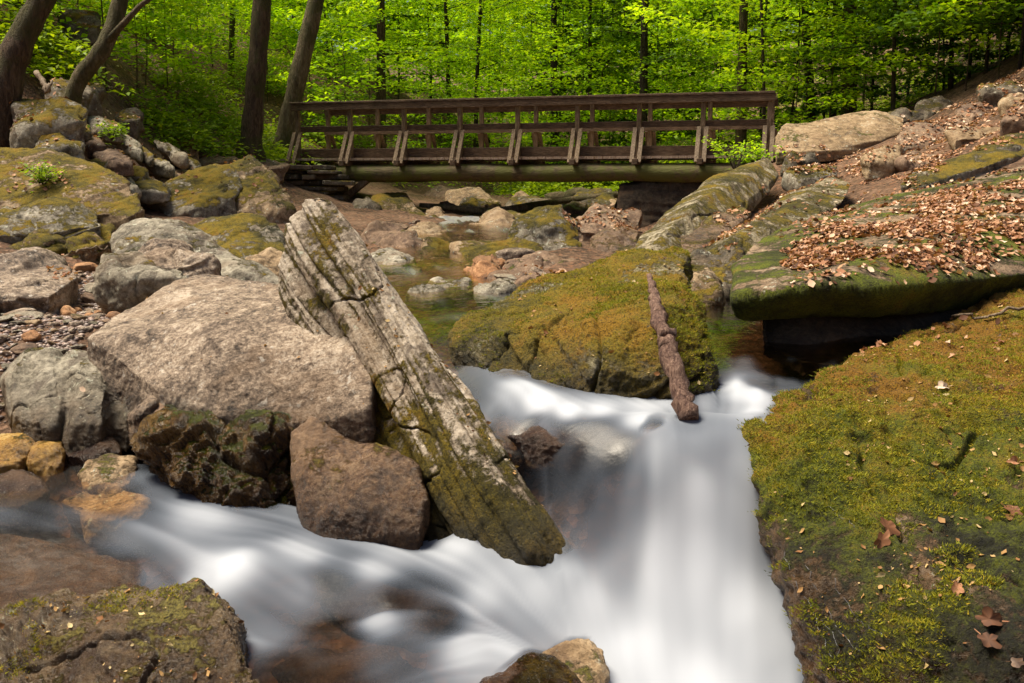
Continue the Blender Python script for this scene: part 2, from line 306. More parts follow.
# ------------------------------------------------------------------ water control points  (px, py, z, foam, flow dx, flow dy in the picture)
WC = [
 (350,500,.15,.2,1,.1),(410,505,.14,.3,1,.2),(250,500,.18,.4,1,.1),(200,470,.22,.2,1,.1),(300,480,.17,.2,1,.1),(440,530,.10,.5,1,.3),(490,546,.115,.6,1,.4),(530,560,.10,.7,1,.6),(570,572,.09,.75,.8,.8),(840,440,.52,.1,-1,.3),(830,500,.35,.2,0,1),(830,600,.05,.3,0,1),
 (-140,530,.22,.35,1,.1), (-40,505,.2,.25,1,.2), (0,515,.19,.3,1,.15), (0,560,.10,.0,1,.2), (120,592,.03,.0,1,.3), (40,546,.125,.0,1,.2), (-60,580,.08,0,1,.2), (95,572,.07,.0,1,.3), (0,600,.02,.0,1,.1), (60,520,.18,.35,1,.15), (70,580,.06,.0,1,.1),
 (70,455,.25,.02,.6,1), (0,445,.26,.0,1,.3), (150,450,.29,.2,.5,1), (60,480,.22,.0,1,.3), (165,480,.24,.45,.3,1), (110,500,.21,.12,1,.2), (200,520,.17,.75,1,.1), (120,545,.13,.55,1,.3), (155,575,.06,.55,1,.35), (160,610,.0,.35,1,.1),
 (230,560,.12,1,1,.25), (200,590,.0,.9,1,.3), (260,530,.16,.55,1,.1), (300,550,.12,.85,1,.12), (300,590,.03,.75,1,.2), (330,580,.05,.4,1,.2), (270,625,-.03,.7,1,.2), (340,640,-.06,.05,1,-.25), (290,670,-.1,.05,1,-.2), (330,680,-.11,.05,1,-.2),
 (380,560,.10,.85,1,.2), (400,600,.0,.2,1,.0), (380,620,-.03,.75,1,-.3), (440,620,-.03,.15,1,.1), (400,655,-.08,.25,1,-.5), (460,550,.08,.7,1,.35), (480,600,.0,.85,1,.4), (520,620,-.04,.75,1,.4), (470,650,-.08,.8,1,-.3), (510,650,-.07,.8,1,.3), (560,640,-.07,.8,1,.5),
 (540,595,.02,.8,.8,.5), (590,600,.0,.85,.6,1), (600,683,-.14,.85,.4,1), (640,650,-.09,.9,.2,1), (700,683,-.16,1,.1,1), (780,683,-.16,.8,.3,1), (820,690,-.17,.45,.4,1), (700,780,-.24,1,0,1), (400,800,-.2,.6,1,.5), (200,780,-.16,.3,1,.3), (60,720,-.08,.1,1,.2), (860,800,-.24,.5,.2,1),
 (520,450,.46,.02,-.2,1), (550,470,.38,.12,.1,1), (540,500,.26,.15,.2,1), (555,530,.17,.2,.25,1), (590,540,.16,.45,.25,1), (600,500,.32,.4,.1,1), (620,580,.06,.65,.2,1), (660,560,.15,.95,0,1), (700,560,.16,1,0,1), (740,600,.05,.95,.1,1), (760,640,-.05,.85,.2,1), (775,560,.14,.65,.1,1),
 (580,452,.475,.1,.2,1), (615,455,.485,.15,.2,1), (640,480,.42,.5,0,1), (590,475,.42,.2,.1,1), (660,450,.54,.75,0,1), (700,490,.40,.95,0,1), (740,470,.46,.8,0,1), (775,480,.42,.5,0,1), (790,450,.52,.4,-.6,1), (740,500,.37,.85,0,1), (700,450,.53,.7,0,1), (720,436,.58,.7,-.3,1), (770,440,.56,.5,-.9,1),
 (560,430,.555,.2,.9,.4), (600,430,.56,.3,1,.1), (640,418,.61,.9,.8,-.1), (600,408,.63,.95,1,.1), (570,412,.61,.9,1,.3), (540,405,.62,.85,1,.3), (510,395,.64,.7,.9,.5), (650,405,.63,.9,1,.3), (690,425,.60,.6,.6,.8), (690,405,.64,.8,-.6,.8), (570,385,.655,.3,1,.2), (610,385,.655,.3,1,.2), (650,385,.655,.3,1,.2), (690,385,.66,.3,1,.2), (560,355,.70,.1,1,.2), (640,350,.71,.1,1,.2), (740,415,.61,.75,-.7,.8), (745,395,.645,.85,-.2,1), (725,385,.665,.9,0,1), (765,385,.66,.2,0,1),
 (490,372,.67,.35,.5,1), (470,350,.70,.05,.4,1), (450,335,.73,.02,.4,1), (430,310,.76,.03,.3,1), (430,290,.78,.0,.2,1), (440,277,.81,.1,.5,1), (435,268,.825,.12,.8,.5), (430,262,.85,.0,.3,1), (440,248,.89,.0,.3,1), (450,238,.93,.0,.3,1), (470,228,.98,.12,.2,1), (485,216,1.05,.3,.1,1), (500,208,1.09,.05,0,1), (520,204,1.12,.0,0,1),
 (740,365,.69,.15,0,1), (720,350,.71,.0,0,1), (790,370,.68,.0,0,1), (830,350,.71,0,0,1), (900,350,.71,0,0,1), (900,320,.74,0,0,1), (760,340,.72,.02,0,1), (800,350,.71,.0,0,1), (730,310,.75,.0,0,1), (780,310,.75,.0,0,1), (860,345,.73,0,0,1), (700,290,.78,0,.2,1),
]
wc_xyz = np.array([W(a, b, c) for a, b, c, *_ in WC])
wfl = []
for (a, b, c, fo, vx, vy), q in zip(WC, wc_xyz):
    p2 = W(a+vx*4, b+vy*4, c-.0); d = (p2-q)[:2]; wfl.append(d/np.linalg.norm(d))
wfl = np.array(wfl); wfoam = np.array([w[3] for w in WC])
water_z = tps(wc_xyz[:, :2], wc_xyz[:, 2], 4e-3)
# ------------------------------------------------------------------ terrain
TC = [P(*t) for t in [
 (0,400,5.0),(60,420,4.7),(50,320,5.9),(0,290,6.7),(100,300,6.3),(180,290,6.8),(60,245,8),(0,200,9),(130,200,11),(200,170,15),(255,172,18),(300,205,17),(320,190,19.5),(240,255,9),(330,260,8.5),(250,320,6),(330,400,4.9),
 (50,135,13),(0,125,12),(150,140,17),(170,165,15),(250,150,21),(150,60,22),(250,90,27),(330,120,28),(400,155,29),(350,60,38),(450,130,44),(50,20,18),(0,0,15),(-150,120,10),(-200,230,7),(-200,370,5),(90,150,13.5),(60,200,10),(0,170,10.5),
 (770,165,17),(850,165,14),(900,185,11),(1024,190,9),(1024,100,14),(950,120,17),(850,135,22),(1024,72,17),(1150,100,11),(1250,200,7),(700,180,22),(600,192,25),(520,196,27),(560,272,8),(600,250,10),(520,262,9),(540,235,14),(400,215,16),(380,250,10.5),(380,205,20),
 (860,400,5.6),(980,360,6.4),(1000,480,4.4),(900,600,3.4),(1100,500,4),(650,150,45),(900,120,32)]]
TC += [np.array(t, float) for t in [(6,0,.3),(-6,0,.3),(0,0,-1.0),(0,-20,-2),(-20,-20,6),(20,-20,6),(-30,30,16),(-14,26,8),(14,22,6),(30,40,14),(0,60,6),(0,110,8),(25,110,14),(-25,110,16),(-70,70,34),(70,70,30),(0,250,30),(-200,200,60),(200,200,60),(-200,-50,50),(200,-50,50)]]
for q, w in zip(wc_xyz, WC):
    TC.append(np.array([q[0], q[1], q[2]-(.10 if w[1] < 300 else .24)]))
for t in TC[:47]:
    if 6 < t[1] < 17: t[2] -= .16
TC += [P(*t)-np.array([0,0,.3]) for t in [(720,240,9.8),(780,210,11),(660,240,10.5),(740,190,13),(820,190,12),(200,245,10),(120,215,11),(260,190,13),(640,238,14.5),(690,225,15),(620,232,17)]]
TC = np.array(TC); terr = tps(TC[:, :2], TC[:, 2], 5e-2)
def ground_z(x, y):
    q = np.c_[np.atleast_1d(x), np.atleast_1d(y)].astype(float)
    z = terr(q); r = np.hypot(q[:, 0], q[:, 1]-8)
    z = z+np.clip((r-6)/20, 0, 1)*fbm(np.c_[q*.35, np.zeros(len(q))], 3)*.35+fbm(np.c_[q*2.2, np.zeros(len(q))+3], 4)*.035
    return z
def axis(lo, hi, c, d0, g):
    out = [c]; s = d0
    while out[-1] < hi: out.append(out[-1]+s); s *= g
    a = [c]; s = d0
    while a[-1] > lo: a.append(a[-1]-s); s *= g
    return np.array(sorted(set(a+out)))
gx = axis(-260, 260, 0, .05, 1.013); gy = axis(-60, 300, 5, .05, 1.013)
X, Y = np.meshgrid(gx, gy); gz = ground_z(X.ravel(), Y.ravel())
gz = np.clip(gz, -4, 70)
nx, ny = len(gx), len(gy)
idx = np.arange(nx*ny).reshape(ny, nx)
quads = np.stack([idx[:-1, :-1], idx[:-1, 1:], idx[1:, 1:], idx[1:, :-1]], -1).reshape(-1, 4)
grn = np.clip((Y.ravel()-17-3*np.clip(X.ravel()/5, -1, 1))/3, 0, 1)
ground = link('ground', mesh_np('ground', np.c_[X.ravel(), Y.ravel(), gz], quads, M['ground'], True, {'green': grn*.22})); tag(ground, kind='structure')
# ------------------------------------------------------------------ rocks
SOLIDS = []
def hull_obj(ptsets):
    bm = bmesh.new()
    for pts in ptsets:
        b2 = bmesh.new(); vs = [b2.verts.new(p) for p in pts]
        r = bmesh.ops.convex_hull(b2, input=vs)
        dl = [g for g in r['geom_interior']+r['geom_unused'] if isinstance(g, bmesh.types.BMVert)]
        bmesh.ops.delete(b2, geom=list(set(dl)), context='VERTS')
        bmesh.ops.recalc_face_normals(b2, faces=b2.faces[:])
        t = bpy.data.meshes.new('t'); b2.to_mesh(t); b2.free(); bm.from_mesh(t); bpy.data.meshes.remove(t)
    me = bpy.data.meshes.new('hull'); bm.to_mesh(me); bm.free(); return me
NROCK = [0]
def rock(name, label, sets, mat, vox=None, amp=.03, bed=None, layer=(.05, .02), crack=.02, cat='rock', group=None, smooth=2, gro=None, fine=1., facet=.5, lump=0.):
    """sets: list of point sets (world) whose hulls are united, remeshed and weathered"""
    NROCK[0] += 1; seed = NROCK[0]*3.71
    allp = np.concatenate(sets); dist = max(2.5, allp[:, 1].min())
    if vox is None: vox = max(.0055, dist/F*1.7)
    vox /= Q; size = (allp.max(0)-allp.min(0)); vox = max(vox, size.max()/400)
    me = hull_obj(sets); o = link(name, me)
    md = o.modifiers.new('r', 'REMESH'); md.mode = 'VOXEL'; md.voxel_size = vox
    dg = bpy.context.evaluated_depsgraph_get(); m2 = bpy.data.meshes.new_from_object(o.evaluated_get(dg))
    o.modifiers.clear(); o.data = m2; bpy.data.meshes.remove(me)
    # smoothing
    bm = bmesh.new(); bm.from_mesh(m2)
    for _ in range(smooth): bmesh.ops.smooth_vert(bm, verts=bm.verts, factor=.5, use_axis_x=True, use_axis_y=True, use_axis_z=True)
    bm.normal_update(); bm.to_mesh(m2); bm.free()
    n = len(m2.vertices); v = np.empty(n*3, np.float32); m2.vertices.foreach_get('co', v); v = v.reshape(-1, 3).astype(float)
    nr = np.empty(n*3, np.float32); m2.vertices.foreach_get('normal', nr); nr = nr.reshape(-1, 3)
    s = 1/max(.25, np.sort(size)[1])
    d = fbm(v*s*1.6+seed, 2)*amp*1.5
    # broken facets: quantised low noise gives planes with edges
    q = fbm(v*s*2.1+seed*2, 2)+perlin(v*s*9+seed)*.06; k = 3.2; q = q*k; fl = np.floor(q); fr = q-fl; d += (fl+np.clip((fr-.35)/.3, 0, 1))/k*amp*1.6*facet
    if bed is not None:
        b = np.array(bed, float); b /= np.linalg.norm(b)
        h = (v@b+(perlin(v*s*.9+seed)*.7+perlin(v*s*6+seed)*.10)*layer[0])/layer[0]; lm = np.clip(.55+fbm(v*s*2.2+seed*5, 2)*1.3, .08, 1.2)
        for mlt, w in ((1, 1), (2.7, .45)):
            hh = h*mlt; i = np.floor(hh); t = hh-i; e = np.clip(t/.18, 0, 1); e = e*e*(3-2*e)
            d -= (hash1(i-1, seed)*(1-e)+hash1(i, seed)*e)*layer[1]*w*lm
    if gro is not None:  # grooves along an axis: (axis, freq, depth)
        ax = np.array(gro[0], float); ax /= np.linalg.norm(ax); al = (v@ax)[:, None]*ax
        pp = v-al; fn = np.array([-.1,-1,.6]); fn = fn-(fn@ax)*ax; fn /= np.linalg.norm(fn); pp = pp-(pp@fn)[:, None]*fn*.85; warp = fbm(al*1.1+pp*1.5+seed, 2)[:, None]*.02*np.array([1., 1., 0]); pp = pp+warp
        for fq, st, dp, pw_ in ((gro[1]*.55, .10, 1., 2.), (gro[1]*1.6, .16, .55, 2.), (gro[1]*4.2, .25, .3, 1.5)):
            g = 1-np.abs(perlin(pp*fq+al*st*gro[1]*.3+seed+fq))*2.6; d -= np.clip(g, 0, 1)**pw_*gro[2]*dp
        d += perlin(pp*3.+al*.6+seed)*gro[2]*.9
        # short breaks across the grain
        tr = perlin(pp*3.+al*3.6+5)+perlin(v*25)*.04; d -= np.exp(-(tr/.016)**2)*gro[2]*.6*np.clip(perlin(v*2.5)*3+.5, 0, 1)
    if crack:
        c1 = fbm(v*s*1.5+seed*1.7+3, 2)+perlin(v*30)*.01; cm_ = np.clip(perlin(v*s*1.1+seed)*3+.5, 0, 1); d -= np.exp(-(c1/.018)**2)*crack*1.2*cm_
        c2 = fbm(v*s*3.4+seed*.7, 2)+perlin(v*30)*.015; d -= np.exp(-(c2/.02)**2)*crack*.4*(1-cm_)
    d += fbm(v*14+seed, 4, .6)*.006*fine+fbm(v*55+seed, 3, .6)*.0022*fine
    if lump > .02: w_ = np.abs(perlin(v*6.5+seed*3))+.5*np.abs(perlin(v*15+seed)); d += (np.clip(w_, 0, .5)-.2)*.05; cr = perlin(v*np.array([1.6,1.6,1.6])+seed)+perlin(v*7)*.12; d -= np.exp(-(cr/.03)**2)*.05
    if lump: d += fbm(v*3.7+seed, 4, .55)*lump+np.clip(fbm(v*8+seed, 3), -.1, 1)*lump*.45+np.abs(fbm(v*24+seed, 3, .6))*.012
    d -= d.mean()
    v += nr*d[:, None]
    m2.vertices.foreach_set('co', v.ravel().astype(np.float32))
    m2.polygons.foreach_set('use_smooth', np.ones(len(m2.polygons), bool)); m2.update()
    m2.materials.clear(); m2.materials.append(mat); m2.name = name
    recenter(o); tag(o, label, cat, group, 'thing'); SOLIDS.append(o); return o
def sil(pts, ys=None, T=.6, shrink=.8, bulge=.15, ridge=(), rb=.6, down=0.):
    """3-D point set from an outline: pts (px,py[,Y]) with Y from ys=(Ytop,Ybottom); a shrunk copy set back by T, one brought forward by bulge"""
    a = [list(p) for p in pts]
    y0, y1 = min(p[1] for p in a), max(p[1] for p in a)
    for p in a:
        if len(p) == 2: t = (p[1]-y0)/(y1-y0+1e-6); p.append(ys[0]+(ys[1]-ys[0])*t)
    a = np.array(a, float); out = [P(*p) for p in a]; c = a.mean(0)
    rs = random.Random(len(pts)*7+int(c[0]))
    for p in a:
        b = c+(p-c)*shrink; out.append(P(b[0], b[1], p[2]+T*rs.uniform(.85, 1.15)))
        if bulge: b = c+(p-c)*rb*rs.uniform(.8, 1.15); out.append(P(b[0], b[1], b[2]-bulge*rs.uniform(.6, 1.)))
    for r in ridge: out.append(P(*r))
    if down:
        low = [p for p in out if p[2] < np.median([q[2] for q in out])]
        out += [p-np.array([0, 0, down]) for p in low]
    return np.array(out)

# --- foreground
rock('boulder', 'broad pinkish grey boulder with a speckled crest left of the pale leaning slab',
     [sil([(88,338,5.0),(110,318,5.4),(165,291,5.9),(200,279,6.1),(225,276,6.1),(262,281,6.0),(310,291,5.5),(345,294,5.1),(362,304,4.9),(374,330,4.7),(376,350,4.58),(362,378,4.5),(368,408,4.42),(330,420,4.42),(240,425,4.5),(170,415,4.65),(150,385,4.7)], T=.5, bulge=.05, ridge=[(180,330,5.0),(280,335,4.95),(330,350,4.75),(250,375,4.65)], down=.2)],
     M['pink'], amp=.05, crack=.006, facet=.25)
rock('leaning_rock', 'tall pale grooved rock slab leaning left with mossy streaks down its face',
     [sil([(284,238,5.05),(298,212,5.05),(303,197,5.0),(318,193,5.0),(336,200,4.98),(350,222,4.95),(370,255,4.9),(400,292,4.78),(430,330,4.65),(456,362,4.52),(472,385,4.42),(492,425,4.22),(520,475,4.02),(548,525,3.88),(577,566,3.84),(580,580,3.84),(500,576,3.98),(435,562,4.15),(395,500,4.45),(355,420,4.85),(310,330,5.05),(286,285,5.05)], T=.4, shrink=.9, bulge=0, down=.28,
      ridge=[(330,225,4.88),(358,285,4.74),(396,345,4.55),(440,410,4.3),(482,480,4.0),(530,550,3.80),(480,552,3.98),(420,470,4.38)]),
      sil([(318,300,5.0),(352,296,4.9),(392,352,4.68),(430,420,4.4),(468,492,4.12),(512,585,3.92),(455,592,3.95),(415,560,4.15),(385,500,4.4),(358,420,4.75)], T=.35, shrink=.9, bulge=0, down=.25)],
     M['bark_rock'], amp=.035, crack=.006, facet=.25, fine=.7, gro=((-.94,1.16,1.19), 6.5, .04), bed=(.8,.1,.5), layer=(.09,.035), smooth=1)
rock('wet_rock', 'dark wet golden rock with green moss on top below the pinkish boulder',
     [sil([(150,440,4.5),(160,420,4.6),(210,410,4.65),(262,404,4.7),(282,425,4.6),(292,445,4.5),(300,475,4.4),(303,522,4.25),(270,530,4.2),(225,515,4.25),(185,500,4.3),(155,480,4.4)], T=.35, bulge=.14, down=.15)],
     M['wetmoss'], amp=.07, crack=.04, bed=(.8,.1,.5), layer=(.06,.04), lump=.03, facet=1.)
rock('brown_rock', 'smooth brown angular rock standing at the water left of the leaning slab foot',
     [sil([(290,432,4.4),(310,415,4.45),(345,428,4.38),(388,450,4.25),(415,470,4.16),(425,492,4.08),(420,535,3.98),(330,540,4.02),(305,525,4.08),(294,470,4.25)], T=.35, bulge=.06, down=.15)],
     M['wetbrown'], amp=.025, crack=.006)
rock('grey_rock', 'rounded grey rock split by upright cracks beside the gravel',
     [sil([(6,378),(30,354),(58,350),(78,380),(75,420),(60,448),(30,442),(8,418)], (5.1,4.75), .4, bulge=.12, down=.15), sil([(56,365),(70,347),(100,354),(118,372),(120,410),(105,446),(70,448)], (5.05,4.7), .4, bulge=.12, down=.15), sil([(114,372),(128,358),(142,366),(150,388),(148,405),(125,435),(112,430)], (5.0,4.75), .35, bulge=.06, down=.1)],
     M['greywet'], amp=.03, crack=.03, bed=(.95,.1,.3), layer=(.07,.025))
rock('fore_rock', 'olive brown speckled rock in the bottom left corner of the stream',
     [sil([(-60,650,3.2),(0,630,3.35),(60,607,3.4),(118,596,3.4),(145,606,3.35),(175,588,3.4),(200,584,3.4),(214,606,3.3),(240,622,3.2),(252,650,3.1),(262,700,2.9),(255,760,2.75),(100,790,2.7),(-80,780,2.7)], T=.35, bulge=.05, ridge=[(120,640,3.1),(200,650,3.05),(50,680,3.0)], down=.1)],
     M['fore'], amp=.05, crack=.03, vox=.005, lump=.015, facet=1.)
rock('submerged_rock', 'dark red brown rock lying just under the stream at the left edge',
     [sil([(-80,540,3.92),(0,530,3.97),(60,543,3.92),(110,556,3.86),(141,575,3.79),(134,600,3.66),(80,625,3.5),(0,640,3.46),(-80,640,3.46)], T=.3, bulge=.03, down=.1)], M['under'], amp=.02, crack=.0)
rock('mid_stream_rock', 'brown rock tip poking out of the white water at the bottom edge',
     [sil([(462,700,3.0),(500,668,3.15),(530,651,3.2),(552,656,3.2),(575,672,3.15),(605,700,3.0),(590,740,2.9),(470,740,2.9)], T=.2, bulge=.03, down=.1)], M['wetbrown'], amp=.02, crack=.01, vox=.005)
rock('mid_stream_rock', 'small rounded tan rock behind the brown rock tip at the bottom edge',
     [sil([(540,655,3.3),(565,640,3.35),(590,638,3.35),(603,650,3.3),(609,675,3.2),(590,700,3.1),(545,690,3.15)], T=.15, bulge=.03, down=.1)], M['tan'], amp=.012, crack=.006, vox=.005)
rock('boulder', 'big olive moss covered boulder in the middle with a dead stick leaning on it',
     [sil([(450,336,5.3),(480,310,5.7),(520,284,6.0),(545,267,6.2),(600,261,6.3),(650,256,6.3),(684,255,6.1),(692,290,5.4),(700,340,4.95),(708,390,4.6),(704,425,4.4),(640,425,4.38),(590,420,4.4),(540,410,4.5),(500,395,4.65),(475,362,4.95)], T=.5, bulge=.0, ridge=[(480,335,5.05),(530,325,4.85),(600,322,4.62),(665,325,4.55),(690,345,4.6),(600,370,4.42),(670,375,4.35)], down=.2)],
     M['mid'], amp=.05, crack=.03, bed=(.35,-.35,.87), layer=(.10,.03), lump=.006, facet=.8)
rock('small_boulder', 'small mossy rock just right of the top of the middle boulder',
     [sil([(682,275),(690,266),(712,267),(724,280),(722,300),(690,302)], (7.2,6.8), .4, bulge=.1, down=.2)], M['tanmoss'], amp=.03)
rock('boulder', 'huge moss and leaf covered boulder filling the right foreground',
     [sil([(756,438,3.98),(782,412,4.3),(832,380,4.7),(867,358,5.0),(912,330,5.4),(952,308,5.7),(1002,291,6.0),(1050,280,6.2),(1200,280,6.0),(1250,500,4.0),(1200,760,2.6),(868,770,2.75),(838,690,3.02),(812,640,3.15),(796,590,3.3),(786,545,3.45),(790,500,3.65),(788,462,3.85)], T=.4, shrink=.85, bulge=0, ridge=[(840,450,3.95),(900,420,4.3),(960,385,4.75),(1050,370,4.85),(880,520,3.5),(960,500,3.65),(1050,480,3.75),(940,640,2.9),(870,620,3.1),(1050,650,2.75)], down=.15)],
     M['nearmoss'], amp=.045, crack=.03, vox=.007, fine=1.6, lump=.026, bed=(.5,-.25,.8), layer=(.2,.035), facet=.4)
# overhanging slab
rock('overhanging_ledge', 'wide mossy ledge slab strewn with dry leaves above a dark hollow',
     [np.array([P(*p) for p in [(737,298,5.35),(735,268,6.4),(752,245,7.4),(800,222,8.6),(850,206,9.5),(910,190,10.2),(970,178,10.5),(1060,160,10.2),(1180,170,9),(1180,258,6.9),(1030,270,6.4),(985,286,6.0),(930,292,5.6),(870,291,5.3),(820,288,5.2),(780,293,5.2),
       (742,313,5.45),(785,309,5.4),(900,309,5.6),(980,303,6.2),(1100,312,7),(800,290,9.2),(1000,280,9.5),(1150,280,9.0)]])],
     M['slab'], amp=.05, crack=.02, bed=(.2,-.2,.95), layer=(.06,.02))
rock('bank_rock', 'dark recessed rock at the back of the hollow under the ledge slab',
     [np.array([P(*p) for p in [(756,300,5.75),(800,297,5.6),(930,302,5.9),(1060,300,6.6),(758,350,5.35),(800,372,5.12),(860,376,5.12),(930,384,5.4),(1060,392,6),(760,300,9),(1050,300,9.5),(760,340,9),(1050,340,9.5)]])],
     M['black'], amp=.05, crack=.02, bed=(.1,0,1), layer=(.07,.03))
# slanted slabs right of the bridge opening
rock('tilted_rock', 'long grey green slab tilting up toward the right end of the bridge',
     [sil([(628,250,9.6),(640,235,10.2),(672,208,11.5),(705,182,13),(740,166,14.5),(768,159,15.2),(778,176,14.6),(770,192,13.8),(735,203,12),(705,225,10.6),(690,245,9.8),(668,258,9.4),(640,256,9.4)], T=1.1, bulge=0, ridge=[(700,200,11.2),(665,232,9.7),(745,178,13.2)], down=.3)], M['slope'], amp=.03, crack=.03, bed=(-.5,-.3,.8), layer=(.13,.035), facet=.4, smooth=1)
rock('tilted_rock', 'mossy tilted slab below and right of the long grey green one',
     [sil([(688,268,8.4),(700,252,8.9),(745,222,10.2),(790,195,11.6),(832,176,12.6),(852,184,12.0),(845,200,11),(800,222,10),(765,242,9.2),(735,268,8.4),(710,276,8.2)], T=1.1, bulge=0, ridge=[(720,245,8.6),(780,210,10.1)], down=.3)], M['slope'], amp=.03, crack=.03, bed=(-.45,-.3,.82), layer=(.12,.03), facet=.4, smooth=1)
rock('tilted_rock', 'short dark stone wedged between the two tilted slabs',
     [sil([(678,240,9.9),(700,225,10.3),(745,205,11),(752,214,10.6),(712,243,9.8),(690,255,9.5)], T=.5, bulge=.05, down=.2)], M['wetbrown'], amp=.03)
rock('mossy_rock', 'dark mossy log shaped slab lying on leaves at the right edge',
     [sil([(900,184,10.3),(918,172,10.8),(960,156,11.4),(1010,138,12),(1045,128,12.2),(1060,148,11.6),(1010,158,11),(960,172,10.5),(918,188,10.1)], T=.5, bulge=.1, down=.25)], M['greymoss'], amp=.05, bed=(-.3,0,1), layer=(.08,.03))
for nm, lb, pts, ys, mt in [
 ('flat_boulder','long low tan boulder on the bank right of the bridge end',[(774,135),(785,124),(830,117),(878,112),(905,118),(908,130),(880,140),(830,150),(776,152)],(17,15.5),'tan'),
 ('flat_boulder','dark brown flat boulder right of the long low tan one',[(896,138),(905,124),(940,119),(985,121),(982,138),(930,146),(900,148)],(15,14),'red'),
 ('bank_stone','small grey stone on the leaf covered path near the bridge end',[(862,158),(885,146),(900,147),(903,158),(895,165),(868,166)],(13.5,13),'tan'),
 ('bank_stone','long low stone half buried in leaves below the bridge end',[(785,172),(815,163),(840,165),(838,175),(800,182)],(14,13.4),'greymoss'),
 ('bank_stone','flat grey stone lying on the leaf litter of the ledge slab',[(960,250),(985,243),(1000,245),(990,252),(965,256)],(7.4,7.2),'grey'),
 ('bank_stone','low dark ledge above the leaves at the right edge',[(1000,122),(1010,108),(1060,100),(1080,118),(1040,126)],(13,12.5),'red'),
 ('bank_stone','tan stone slab on the upper right leaf slope',[(945,132),(985,126),(1010,128),(1000,138),(955,140)],(13.5,13),'tan')]:
    rock(nm, lb, [sil(pts, ys, .6, bulge=.1, down=.2)], M[mt], amp=.04, bed=(0,-.1,1), layer=(.08,.03))
for lb, (cx, cy, Yd, w, h), mt in [('dark ledge at the top of the right leaf slope',(1005,88,15.5,60,14),'darkmoss'),('mossy dark rock where the hemlocks meet the leaf slope',(935,108,18,40,14),'darkmoss'),('brown rock half sunk in leaves on the upper right slope',(975,112,15,34,12),'red'),
 ('dark rock behind the dark brown flat boulder',(905,116,18,44,12),'darkmoss'),('small tan rock near the top of the leaf slope',(1018,102,14,26,10),'tan'),('low rock in the path below the dark brown flat boulder',(920,160,13,44,9),'red'),('dark stone beside the dark mossy log shaped rock',(1010,150,11.5,36,8),'darkmoss'),
 ('flat dark stone by the foot of the right bridge end',(800,158,15,30,8),'darkmoss')]:
    rock('bank_rock', lb, [sil([(cx+math.cos(a/8*6.283)*w/2, cy+math.sin(a/8*6.283)*h/2-(cx-960)*0) for a in range(8)], (Yd+.4, Yd-.2), .6, bulge=.15, down=.25)], M[mt], amp=.06, bed=(-.1,-.1,.95), layer=(.08,.04), facet=.9)
# middle distance
for nm, lb, pts, ys, mt in [
 ('boulder','grey upright boulder streaked with moss in mid stream below the bridge',[(508,236),(520,222),(545,207),(562,204),(580,222),(586,252),(560,260),(520,256)],(11.2,10.4),'greymoss'),
 ('flat_rock','flat tan rock shelf with an undercut dark edge in mid stream',[(452,245),(470,240),(530,241),(548,248),(540,258),(500,262),(470,262)],(10.6,9.6),'tanmoss'),
 ('cobble','rounded orange cobble beside the flat tan shelf',[(469,278),(478,262),(492,254),(504,262),(503,274),(490,284),(474,284)],(8.6,8.2),'orange'),
 ('flat_rock','reddish flat rock right of the orange cobble',[(494,280),(505,272),(535,268),(555,278),(545,284),(505,286)],(8.2,7.8),'red'),
 ('flat_rock','grey thin flat rock at the water edge left of the orange cobble',[(418,297),(435,285),(470,280),(480,288),(465,296),(430,302)],(7.9,7.3),'grey'),
 ('flat_rock','small grey rock in front of the reddish flat rock',[(478,292),(500,284),(512,290),(500,300),(480,300)],(7.5,7.2),'grey'),
 ('flat_rock','thin leafy rock tip by the upper left edge of the olive boulder',[(505,270),(540,258),(575,262),(560,272),(520,276)],(8.8,8.3),'red'),
 ('flat_rock','dark grey sloping rock behind the top of the leaning slab',[(362,232),(375,225),(400,228),(412,238),(412,250),(390,256),(368,252)],(12,11),'red'),
 ('small_boulder','pale rock on the left bank just upstream of the dark grey one',[(405,238),(420,226),(440,228),(452,238),(450,248),(425,250),(410,246)],(13,12.2),'tan'),
 ('flat_rock','flat grey rock at the left edge of the calm pool',[(365,262),(380,252),(405,256),(424,268),(415,277),(380,276)],(9.8,9.2),'grey'),
 ('small_boulder','small tan rock at the pool edge under the bridge',[(440,236),(452,230),(466,233),(468,243),(450,246)],(13.6,13.2),'tan'),
 ('boulder','brown boulder in the left part of the opening under the bridge',[(358,228),(365,205),(385,192),(405,195),(428,215),(430,232),(400,236),(370,236)],(19.5,17),'tanmoss'),
 ('boulder','reddish boulder behind the bridge left of centre',[(400,222),(412,196),(440,186),(470,196),(480,212),(450,226)],(24,22),'red'),
 ('boulder','tan boulder behind the bridge at mid opening',[(438,212),(450,192),(480,188),(500,204),(498,218),(465,220)],(22,20.5),'tan'),
 ('flat_rock','long low rock upstream beyond the pool',[(486,222),(510,212),(548,210),(560,220),(540,228),(500,228)],(16,15),'tanmoss'),
 ('flat_rock','leaf covered flat rock right of the grey upright boulder',[(572,222),(600,210),(640,212),(645,230),(610,236),(580,232)],(15.5,14.5),'red'),
 ('boulder','dark squared boulder leaning in shade beside the bridge abutment',[(588,262),(595,240),(620,226),(640,232),(640,262),(610,268)],(11,10.2),'wetbrown'),
 ]:
    rock(nm, lb, [sil(pts, ys, .8, bulge=.15, down=.25)], M[mt], amp=.045, bed=(.1,-.1,1), layer=(.10,.045), facet=.9)
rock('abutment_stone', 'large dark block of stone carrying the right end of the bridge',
     [np.array([P(*p) for p in [(618,184,18.1),(616,236,17.9),(700,236,17.5),(720,184,17.75),(622,184,18.9),(720,184,18.9),(616,232,19),(720,232,19),(760,178,17.6),(760,200,17.5)]])], M['black'], amp=.05, bed=(0,0,1), layer=(.14,.06))
